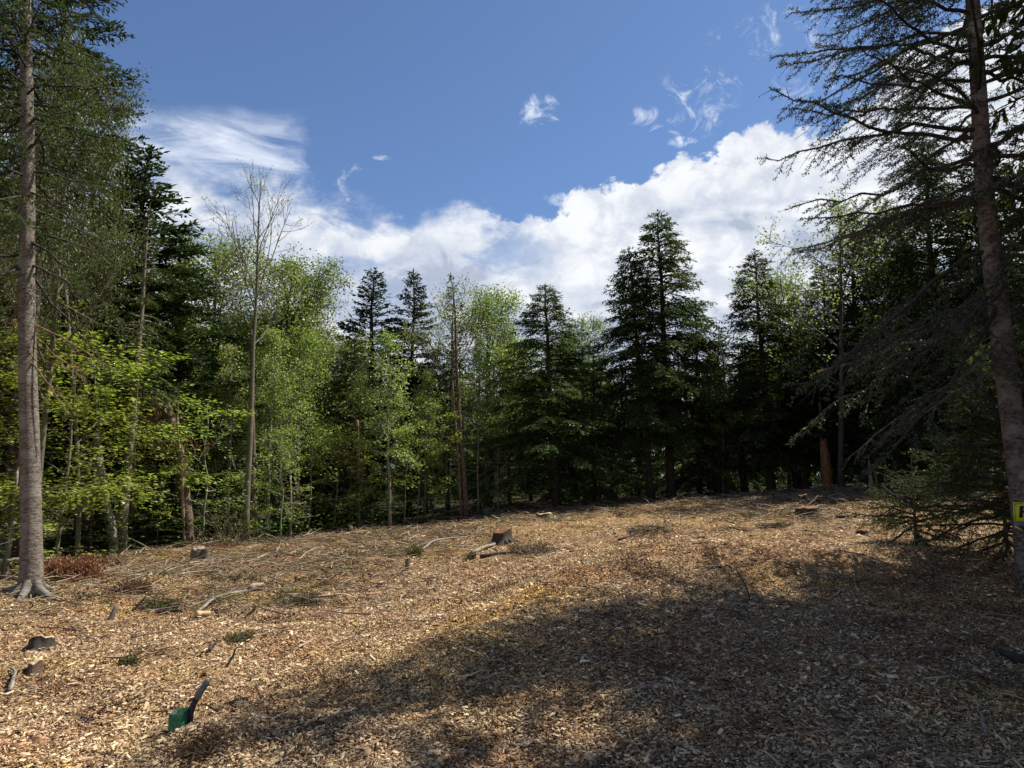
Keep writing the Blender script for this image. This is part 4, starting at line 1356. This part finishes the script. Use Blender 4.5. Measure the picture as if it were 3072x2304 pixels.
for (u0, v0, u1, v1, tpx, mt, lb, nm, ct, tw_) in ST:
    lf = (0, 0)
    if 'upright' in lb or 'standing' in lb or 'sticking up' in lb or 'poking up' in lb or 'leaning' in lb:
        a, b_ = at(u0, v0), at(u0, v0)
        # raised end: the picture point above the foot
        k = ppm(a[1])
        o = None
        rngk = np.random.default_rng(int(u0))
        h = max(.04, (v0 - v1) / k)
        dx = (u1 - u0) / k
        root = link(nm, None, None, tuple(a))
        tag(root, lb, ct, 'sticks and branches lying in the clearing')
        bb = Buf()
        r = tpx / k / 2
        n = 7
        s_ = np.linspace(0, 1, n)
        P = np.c_[dx * s_, .3 * h * s_ + 0 * s_, -.03 + (h + .03) * s_] + rngk.normal(0, .06 * h, (n, 3)) * (s_[:, None] > 0) * .5
        tube(bb, P, r * (1 - .45 * s_), 7, True, jit=.08, rng=rngk)
        for i in range(tw_):
            q = rngk.integers(2, n)
            dd = unit(rngk.normal(0, 1, 3) + [0, 0, .8])
            tube(bb, [P[q], P[q] + dd * h * .25], [r * .4, r * .15], 4, False)
        link('wood', bb.mesh(nm, M[mt]), root)
    else:
        stick(u0, v0, u1, v1, tpx, mt, lb, nm, ct, twigs=tw_, lift=(.10, .10) if 'behind the grey fir' in lb else (.015, .015))


# ------------------------------------------------------------------ brush heaps
def brush(name, u, v, wpx, hpx, label, mat_t, mat_l, n=120, leafn=12, dpx=None, cat='brush', ll=.05, lw=.02):
    rng = np.random.default_rng(int(u + v * 5))
    p0 = at(u, v)
    k = ppm(p0[1])
    rx, rz = wpx / k / 2, hpx / k
    wb, lb = Buf(), Buf()
    for i in range(n):
        a = rng.uniform(0, 6.28)
        q = rng.random() ** .5
        s = np.array([math.cos(a) * rx * q * .7, math.sin(a) * rx * .7 * q, 0])
        s[2] = gz(p0[0] + s[0], p0[1] + s[1]) - p0[2] + .01
        d = np.array([rng.normal(0, .8) + .3 * math.cos(a), rng.normal(0, .8), abs(rng.normal(0, .8)) * min(1.5, rz / rx * 2) + .05])
        L = rng.uniform(.3, 1) * max(rz, rx * .55)
        d = unit(d)
        C = np.array([s, s + d * L * .5 + [0, 0, .02], s + d * L - [0, 0, .12 * L]])
        C[:, 2] = np.maximum(C[:, 2], .005)
        C[:, 2] = np.minimum(C[:, 2], rz * (1.1 - .5 * q))
        tube(wb, C, [.006, .004, .002], 3, False)
        if mat_l:
            f = rng.uniform(.1, 1.05, (leafn, 1))
            leaves(lb, s + (C[2] - s) * f + rng.normal(0, .02, (leafn, 3)), d + rng.normal(0, .7, (leafn, 3)), rng.normal(0, 1, (leafn, 3)), ll * rng.uniform(.6, 1.4, leafn), lw)
    root = link(name, None, None, tuple(p0))
    tag(root, label, cat, 'heaps of brush on the ground')
    link('twigs', wb.mesh('brush_twigs', M[mat_t]), root)['kind'] = 'stuff'
    if mat_l:
        link('foliage', lb.mesh('brush_foliage', M[mat_l]), root)['kind'] = 'stuff'


brush('dead_brush', 71, 579, 46, 27, 'rust-red heap of dead conifer brush beside the grey fir', 'twig_brown', 'dead_red', 420, 30)
brush('brush_heap', 105, 566, 40, 9, 'low brown-red brush right of the rust-red heap', 'twig_brown', 'dead_brown', 160, 10)
brush('brush_heap', 133, 592, 34, 13, 'grey-brown heap of thin twigs on the left slope', 'twig_dark', 'dead_brown', 180, 6)
brush('brush_heap', 300, 606, 50, 12, 'dark twig heap with dead needles left of centre', 'twig_dark', 'slash_green', 180, 6, ll=.035, lw=.011)
brush('brush_heap', 160, 610, 50, 8, 'dark green slash around the split brown stick', 'twig_dark', 'slash_green', 150, 10, ll=.035, lw=.011)
brush('brush_heap', 532, 552, 56, 11, 'grey twig heap at the right foot of the wide stump', 'twig_grey', 'dead_brown', 170, 6)
brush('brush_heap', 650, 532, 60, 7, 'thin dark twigs heaped on the far right-hand chips', 'twig_dark', 'slash_green', 130, 5, ll=.035, lw=.011)
brush('brush_heap', 775, 528, 40, 6, 'flat dark slash left of the broad right stump', 'twig_dark', 'slash_green', 130, 6, ll=.035, lw=.011)
brush('brush_heap', 415, 556, 16, 12, 'small grass-like tuft of green twigs left of centre', 'twig_dark', 'olive', 60, 12)
brush('brush_heap', 470, 560, 12, 7, 'small green sprig heap below the wide stump', 'twig_dark', 'slash_green', 30, 14, ll=.035, lw=.011)
brush('brush_heap', 203, 750, 50, 8, 'rooty clump of chips and bark below the green scoop', 'twig_brown', 'slash_red', 90, 5, ll=.03, lw=.012)
brush('brush_heap', 935, 492, 90, 18, 'yellow-green slash under the small firs at the right', 'twig_brown', 'slash_green', 260, 20, ll=.035, lw=.011)
brush('brush_heap', 240, 640, 30, 4, 'small dark sprig patch above the chips', 'twig_dark', 'slash_green', 40, 10, ll=.035, lw=.011)
brush('brush_heap', 128, 665, 20, 5, 'little needle sprig in the left foreground', 'twig_dark', 'slash_green', 30, 12, ll=.035, lw=.011)
brush('shrub', 228, 546, 30, 70, 'leafless reddish shrub of many upright stems', 'bark_brown', 'spring', 60, 4, cat='shrub')


# ------------------------------------------------------------------ wood chips
def slash_amount(x, y):
    """0 where clean chips lie, 1 where twigs and needles cover the ground"""
    d = edge_y(x) - y
    near_edge = np.clip(1.15 - d / 5.5, 0, 1)
    left = np.clip((-x - 1.2 + .12 * (y - 8)) / 2.0, 0, 1) * np.clip((y - 7.6) / 1.6, 0, 1)
    right = np.clip((x - 3.5) / 2.5, 0, 1) * np.clip((y - 12.0) / 3, 0, 1) * .85
    m = np.maximum(np.maximum(near_edge, left), right)
    return np.clip(m + .9 * fbm(x * .7, y * .7, 40, 4), 0, 1) * (m > .02)


def in_view(x, y, m=.12):
    return np.abs(x) < (.74 + m) * y + .8


def chips_box(rng, n, y0, y1, lmin, lmax):
    y = np.sqrt(rng.uniform(y0 ** 2, y1 ** 2, n))
    x = rng.uniform(-.86, .86, n) * y
    keep = rng.random(n) > slash_amount(x, y) * .75
    x, y = x[keep], y[keep]
    n = len(x)
    l = np.exp(rng.normal(0, .52, n)) * (lmin + lmax) / 2
    w_ = l * rng.uniform(.16, .5, n)
    big = rng.random(n) < .007
    l[big] *= rng.uniform(1.6, 3.0, big.sum())
    l = np.clip(l, lmin * .4, .18)
    w_ = np.clip(w_, .003, .028)
    yaw = rng.uniform(0, 2 * np.pi, n)
    pit, rol = rng.normal(0, .30, n), rng.normal(0, .45, n)
    z = ground_z(x, y) + rng.uniform(-.002, .024, n)
    cx, sx = np.cos(yaw), np.sin(yaw)
    A = np.stack([cx * np.cos(pit), sx * np.cos(pit), np.sin(pit)], -1)
    B0 = np.stack([-sx, cx, np.zeros(n)], -1)
    C0 = np.cross(A, B0)
    B = B0 * np.cos(rol)[:, None] + C0 * np.sin(rol)[:, None]
    return np.stack([x, y, z], -1), A, B, np.cross(A, B), l, w_, n


def chip_layer(buf, rng, n, y0, y1, lmin, lmax, solid):
    P, A, B, C, l, w_, n = chips_box(rng, n, y0, y1, lmin, lmax)
    j = lambda a: (rng.uniform(1 - a, 1 + a, n))[:, None]
    l2, w2 = (l / 2)[:, None], (w_ / 2)[:, None]
    c = [P - A * l2 * j(.15) - B * w2 * j(.5), P + A * l2 * j(.15) - B * w2 * j(.5), P + A * l2 * j(.15) + B * w2 * j(.5), P - A * l2 * j(.15) + B * w2 * j(.5)]
    if not solid:
        V = np.stack(c, 1).reshape(-1, 3)
        buf.add(V, np.arange(n * 4).reshape(-1, 4))
        return
    th = (w_ * rng.uniform(.2, .55, n))[:, None]
    sh = (rng.uniform(-.28, .28, n) * w_)[:, None]
    c[0], c[1], c[2], c[3] = c[0] - C * th * .3, c[1] - C * th * .3, c[2] - C * th * .3, c[3] - C * th * .3
    r0_ = P - A * l2 * j(.25) * .9 + C * th + B * sh
    r1_ = P + A * l2 * j(.25) * .9 + C * th + B * sh
    V = np.stack(c + [r0_, r1_], 1).reshape(-1, 3)
    i = np.arange(n)[:, None] * 6
    q = np.concatenate([i + np.array([[0, 1, 5, 4]]), i + np.array([[4, 5, 2, 3]])])
    buf.add(V, q, np.concatenate([i + np.array([[1, 2, 5]]), i + np.array([[3, 0, 4]])]))


rng = np.random.default_rng(5)
b = Buf()
chip_layer(b, rng, 78000, 3.3, 4.9, .008, .021, True)
tag(link('wood_chips', b.mesh('near_wood_chips', M['chips'])), 'pale and brown wood chips spread over the near ground', 'wood chips', kind='stuff')
b = Buf()
chip_layer(b, rng, 235000, 4.8, 11, .009, .023, False)
chip_layer(b, rng, 95000, 10.8, 17, .014, .032, False)
chip_layer(b, rng, 50000, 16.8, 27, .022, .048, False)
tag(link('wood_chips', b.mesh('far_wood_chips', M['chips'])), 'wood chips covering the farther slope of the clearing', 'wood chips', kind='stuff')

# patches of dark shredded bark, needles and soil showing among the chips
def debris(x, y):
    return (fbm(x * 1.5, y * 1.5, 90, 4) > .20) * (y < edge_y(x)) * .9 + .06
# slash: thin twigs and needle sprigs
b = Buf()
n = 60000
y = np.sqrt(rng.uniform(7.5 ** 2, 29 ** 2, n))
x = rng.uniform(-.84, .84, n) * y
k = (rng.random(n) < slash_amount(x, y)) & (y < edge_y(x) + 1.5)
x, y = x[k][:11500], y[k][:11500]
yy = np.sqrt(rng.uniform(3.6 ** 2, 13 ** 2, 1500))
x, y = np.r_[x, rng.uniform(-.8, .8, 1500) * yy], np.r_[y, yy]
n = len(x)
L = rng.uniform(.08, .5, n) * (1 + .5 * rng.random(n))
L[-1500:] *= rng.uniform(.2, .6, 1500)
a = rng.uniform(0, 2 * np.pi, n)
ti = np.abs(rng.normal(0, .16, n))
D_ = np.stack([np.cos(a) * np.cos(ti), np.sin(a) * np.cos(ti), np.sin(ti)], -1)
P = np.stack([x, y, ground_z(x, y) + rng.uniform(0, .04, n)], -1)
S = unit(np.cross(D_, [0, 0, 1.]))
U = np.cross(S, D_)
r = (rng.uniform(.003, .008, n) * (1 + y / 22))[:, None]
tri = [S, -S * .5 + U * .87, -S * .5 - U * .87]
mid = P + D_ * (L * .5)[:, None] + rng.normal(0, .02, (n, 3))
end = P + D_ * L[:, None]
V = np.stack([P + t_ * r for t_ in tri] + [mid + t_ * r * .8 for t_ in tri] + [end + t_ * r * .3 for t_ in tri], 1).reshape(-1, 3)
i = np.arange(n)[:, None] * 9
q = np.concatenate([i + np.array([[o_ + p_, o_ + (p_ + 1) % 3, o_ + 3 + (p_ + 1) % 3, o_ + 3 + p_]]) for o_ in (0, 3) for p_ in range(3)])
b.add(V, q)
tag(link('twig_litter', b.mesh('twig_litter', M['slash'])), 'broken twigs and thin sticks strewn over the slope', 'twigs', kind='stuff')


def sprig_scatter(name, label, cat, mat, n, dens_f, L0, W0_, spread, zmax, nper=9, y0=7.5, y1=30, flat=.8):
    b = Buf()
    y = np.sqrt(rng.uniform(y0 ** 2, y1 ** 2, n))
    x = rng.uniform(-.84, .84, n) * y
    k = rng.random(n) < dens_f(x, y)
    x, y = x[k], y[k]
    m_ = len(x)
    P = np.stack([x, y, ground_z(x, y)], -1)
    P = np.repeat(P, nper, 0) + rng.normal(0, spread, (m_ * nper, 3)) * [1, 1, 0]
    P[:, 2] += rng.uniform(.005, zmax, m_ * nper)
    a = np.repeat(rng.uniform(0, 6.28, m_), nper) + rng.normal(0, .7, m_ * nper)
    D_ = np.stack([np.cos(a), np.sin(a), rng.normal(0, .25, m_ * nper)], -1)
    leaves(b, P, D_, rng.normal(0, 1 - flat, (m_ * nper, 3)) + [0, 0, 1.], L0 * rng.uniform(.6, 1.5, m_ * nper), W0_ * rng.uniform(.6, 1.4, m_ * nper))
    tag(link(name, b.mesh(name, M[mat])), label, cat, kind='stuff')


M['slash_red'] = leaf_mat('slash_brown_needles', [(0, (.08, .045, .022)), (.6, (.19, .11, .05)), (1, (.34, .22, .10))], .1, 0)
sprig_scatter('green_slash', 'green needle sprigs and cut bough tips littering the slope', 'slash', 'slash_green', 26000, lambda x, y: slash_amount(x, y) * (y < edge_y(x) + 1) * (fbm(x * .9, y * .9, 60, 3) > -.12), .09, .018, .07, .05)
sprig_scatter('brown_slash', 'brown dead needles littering the slope', 'slash', 'slash_red', 18000, lambda x, y: slash_amount(x, y) * (y < edge_y(x) + 1) * (fbm(x * .9, y * .9, 60, 3) < .10), .07, .016, .07, .04)


sprig_scatter('dark_debris', 'dark shredded bark and needles in patches among the chips', 'debris', 'debris', 20000, debris, .05, .010, .06, .022, nper=7, y0=3.4, y1=17)


def under(x, y):
    d = y - edge_y(x)
    return np.clip((d + .5) / .6, 0, 1) * np.clip((9 - d) / 5, 0, 1) * np.clip(.45 + 1.6 * fbm(x * .8, y * .8, 71, 3), 0, 1)


# undergrowth leaves: low plants along the edge and into the shade
sprig_scatter('undergrowth', 'low leafy undergrowth along the shaded forest edge', 'undergrowth', 'litter_leaf', 17000, lambda x, y: under(x, y) * (.5 + .5 * (y - edge_y(x) < 2.5)), .085, .06, .16, .55, nper=7, y0=10, y1=36, flat=.7)
sprig_scatter('fern_cover', 'dark ferny ground cover under the trees', 'undergrowth', 'hemlock', 9000, under, .16, .04, .18, .9, nper=8, y0=12, y1=38, flat=.5)


# the wood behind, too far in to tell its trees apart
def far_forest():
    b, wb = Buf(), Buf()
    n = 42000
    a = rng.uniform(-1.0, 1.0, n)
    d = rng.uniform(46, 66, n)
    x, y = d * np.sin(a), d * np.cos(a)
    top = 6 + 5.5 * (fbm(a * 14, a * 0, 80, 4) + .5) + np.abs(a) * 5
    z = rng.random(n) ** 1.25 * top * rng.uniform(.75, 1, n)
    P = np.stack([x, y, ground_z(x, y, False) + z], -1) + rng.normal(0, .3, (n, 3))
    leaves(b, P, rng.normal(0, 1, (n, 3)) + [0, 0, -.5], rng.normal(0, 1, (n, 3)), rng.uniform(.35, .9, n), rng.uniform(.17, .42, n))
    for i in range(160):
        aa, dd_ = rng.uniform(-1, 1), rng.uniform(44, 58)
        p = np.array([dd_ * math.sin(aa), dd_ * math.cos(aa), 0])
        p[2] = float(ground_z(p[0], p[1], False)[0]) - .2
        tube(wb, [p, p + [.1, 0, 4], p + [0, 0, 8.5]], [.16, .12, .05], 6, False)
    o = link('far_forest', b.mesh('far_forest', M['hemlock']))
    tag(o, 'far shaded wood closing the view behind all the trunks', 'forest', kind='stuff')
    o2 = link('far_trunks', wb.mesh('far_trunks', M['bark_dark']), o)
    o2['kind'] = 'stuff'


far_forest()

# dead needles hanging as a rusty patch behind the near spruce trunk are part of its dead boughs


# ------------------------------------------------------------------ the green scoop with its black handle
def bevel_box(buf, lo, hi, bv=.004):
    import bmesh
    bm = bmesh.new()
    bmesh.ops.create_cube(bm, size=1)
    for v in bm.verts:
        v.co = Vector([(lo[i] + hi[i]) / 2 + v.co[i] * (hi[i] - lo[i]) for i in range(3)])
    bmesh.ops.bevel(bm, geom=bm.edges[:], offset=bv, segments=2, affect='EDGES')
    V = np.array([v.co[:] for v in bm.verts])
    for f in bm.faces:
        ids = [v.index for v in f.verts]
    bm.verts.index_update()
    q = [[v.index for v in f.verts] for f in bm.faces if len(f.verts) == 4]
    t = [[v.index for v in f.verts] for f in bm.faces if len(f.verts) == 3]
    buf.add(V, q, t)
    bm.free()


M['green_plastic'] = plain_mat('dark_green_plastic', (.022, .15, .05), .45, .25, 12, .4, (.035, .21, .075))
M['black_plastic'] = plain_mat('black_rubber', (.014, .015, .017), .55, .3, 20, .4)
M['grey_plastic'] = plain_mat('scuffed_grey_plastic', (.11, .125, .135), .6, .3, 40, .4)
M['dirt'] = plain_mat('dark_chips_inside', (.05, .035, .025), .95, .6, 60, .1, (.16, .11, .07))


def scoop():
    s0 = at(178, 732)
    rt = link('scoop', None, None, tuple(s0 + [0, 0, -.01]))
    tag(rt, 'dark green box-shaped scoop with a slanting black and grey handle, set in the chips', 'scoop')
    rt.rotation_euler = (0, 0, rad(-14))
    rt.scale = (1.0, .9, .86)
    # body: an open box, front width a, depth b, the right side rising towards the handle
    a, d, h = .088, .085, .145
    t = .006
    out = [(-a / 2, -d / 2), (a / 2, -d / 2), (a / 2 + .012, d / 2), (-a / 2 + .01, d / 2)]
    hs = [h * .94, h * .98, h * 1.20, h * 1.05]
    inn = [(x * .86, y * .86) for x, y in out]
    V = [(x, y, 0) for x, y in out] + [(x, y, z) for (x, y), z in zip(out, hs)] + [(x, y, z) for (x, y), z in zip(inn, hs)] + [(x, y, .05) for x, y in inn]
    q = []
    for i in range(4):
        j = (i + 1) % 4
        q += [(i, j, 4 + j, 4 + i), (4 + i, 4 + j, 8 + j, 8 + i), (8 + i, 8 + j, 12 + j, 12 + i)]
    b = Buf()
    b.add(V, q)
    link('body', b.mesh('scoop_body', M['green_plastic']), rt)
    b = Buf()   # pressed ribs on the front face
    y_ = -d / 2 - .002
    for (x0, z0, x1, z1) in [(-a * .30, .105, a * .42, .105), (-a * .28, .085, a * .18, .02), (a * .44, .125, a * .44, .03)]:
        tube(b, [(x0, y_, z0), (x1, y_, z1)], .0017, 6)
    link('rib', b.mesh('scoop_rib', M['green_plastic']), rt)
    b = Buf()   # rolled rim
    rim = [(x, y, z) for (x, y), z in zip(out, hs)]
    tube(b, rim + rim[:1], .0035, 6, False)
    link('rim', b.mesh('scoop_rim', M['grey_plastic'], True), rt)
    b = Buf()   # chips inside
    g = 7
    V, q = [], []
    for i in range(g):
        for j in range(g):
            V.append(((i / (g - 1) - .5) * a * .84, (j / (g - 1) - .5) * d * .84, h * .9 + rng.normal(0, .006)))
    for i in range(g - 1):
        for j in range(g - 1):
            q.append((i * g + j, (i + 1) * g + j, (i + 1) * g + j + 1, i * g + j + 1))
    b.add(V, q)
    link('filling', b.mesh('scoop_filling', M['dirt']), rt)
    # handle: a flat-sided bar, bent once
    def bar(name, pts, wd, mat):
        b = Buf()
        P = np.array(pts, float)
        T = unit(np.gradient(P, axis=0))
        Sx = unit(np.cross(T, [0, 1, 0.]))
        Fy = np.cross(Sx, T)
        V = []
        for p, s_, f_, w_ in zip(P, Sx, Fy, wd):
            for (aa, bb) in [(-1, -.5), (-.6, -.8), (.6, -.8), (1, -.5), (1, .5), (.6, .8), (-.6, .8), (-1, .5)]:
                V.append(p + s_ * aa * w_ + f_ * bb * w_)
        n = len(P)
        q = [(i * 8 + j, i * 8 + (j + 1) % 8, (i + 1) * 8 + (j + 1) % 8, (i + 1) * 8 + j) for i in range(n - 1) for j in range(8)]
        V += [P[0], P[-1]]
        t = [(n * 8, (j + 1) % 8, j) for j in range(8)] + [(n * 8 + 1, (n - 1) * 8 + j, (n - 1) * 8 + (j + 1) % 8) for j in range(8)]
        b.add(V, q, t)
        link(name, b.mesh(name, M[mat]), rt)
    bar('lower_handle', [(.060, .03, .06), (.064, .03, .13), (.072, .035, .185), (.092, .045, .238)], [.016, .0175, .018, .017], 'black_plastic')
    bar('upper_handle', [(.090, .044, .232), (.112, .055, .285), (.136, .068, .335), (.146, .074, .355)], [.0185, .019, .019, .017], 'grey_plastic')
    b = Buf()
    bevel_box(b, (.079, .045, .262), (.089, .062, .276), .002)
    link('catch', b.mesh('catch', M['black_plastic']), rt)


scoop()


# ------------------------------------------------------------------ the yellow sign on the near spruce
M['sign_yellow'] = plain_mat('yellow_sign_plastic', (.62, .68, .03), .5, .08, 8)
M['sign_black'] = plain_mat('black_print', (.012, .012, .014), .6, .1, 20)
M['sign_grey'] = plain_mat('grey_torn_plastic', (.13, .135, .15), .6, .25, 14)
M['sign_white'] = plain_mat('white_print', (.6, .6, .58), .6, .05, 20)


def sign():
    y = NSY - .16
    c = np.array(pix(1034, 519, y))
    rt = link('sign', None, None, tuple(c))
    tag(rt, 'yellow sign with black print, its lower part torn and grey, on the near spruce trunk', 'sign')
    rt.rotation_euler = (0, rad(2), rad(8))
    hw, hh = .215, .17

    def plate(name, poly, z, mat, th=.002, par=None):
        b = Buf()
        P = np.array(poly, float)
        n = len(P)
        cc = P.mean(0)
        cur = lambda p: .9 * p[0] ** 2 * .6
        V = [(p[0], -z + cur(p), p[1]) for p in P] + [(p[0], -z + th + cur(p), p[1]) for p in P] + [(cc[0], -z + cur(cc), cc[1]), (cc[0], -z + th + cur(cc), cc[1])]
        q = [(i, (i + 1) % n, n + (i + 1) % n, n + i) for i in range(n)]
        t = [(2 * n, (i + 1) % n, i) for i in range(n)] + [(2 * n + 1, n + i, n + (i + 1) % n) for i in range(n)]
        b.add(V, q, t)
        return link(name, b.mesh(name, M[mat]), par or rt)
    up = plate('panel', [(-hw, -.03), (0, -.025), (hw, -.02), (hw, hh), (0, hh), (-hw, hh)], 0, 'sign_yellow')
    # thin black border line, drawn as narrow strips
    for k, (x0, z0, x1, z1) in enumerate([(-hw + .012, hh - .014, hw - .012, hh - .010), (-hw + .010, -.02, -hw + .014, hh - .012)]):
        plate('border_line', [(x0, z0), (x1, z0), (x1, z1), (x0, z1)], .003, 'sign_black', .001, up)
    # the block letter at its left end: only this stroke group shows in the photograph
    L0 = -hw + .05
    plate('letter', [(L0, .01), (L0 + .035, .012), (L0 + .05, .135), (L0 + .016, .133)], .003, 'sign_black', .001, up)
    plate('letter', [(L0 + .042, .062), (L0 + .105, .062), (L0 + .10, .085), (L0 + .045, .085)], .0045, 'sign_black', .001, up)
    plate('letter', [(L0 + .052, .112), (L0 + .112, .112), (L0 + .115, .135), (L0 + .055, .135)], .0045, 'sign_black', .001, up)
    lo = plate('torn_panel', [(-hw, -.085), (-.05, -.16), (hw, -.17), (hw, -.024), (0, -.029), (-hw, -.034)], .001, 'sign_grey')
    plate('yellow_remnant', [(-hw, -.075), (-hw + .07, -.112), (-hw + .06, -.125), (-hw, -.095)], .004, 'sign_yellow', .001, lo)
    plate('black_band', [(-hw + .03, -.07), (-hw + .12, -.10), (hw, -.10), (hw, -.13), (-hw + .10, -.125)], .004, 'sign_black', .001, lo)
    plate('white_mark', [(-hw + .12, -.075), (hw, -.06), (hw, -.085), (-hw + .13, -.088)], .005, 'sign_white', .001, lo)
    for (x_, z_) in [(-hw + .02, hh - .025), (hw - .03, hh - .03)]:
        b = Buf()
        cy_ = .9 * x_ ** 2 * .6
        tube(b, [(x_, cy_ - .006, z_), (x_, cy_ + .03, z_)], .004, 8)
        link('nail', b.mesh('nail', M['sign_grey']), rt)


sign()
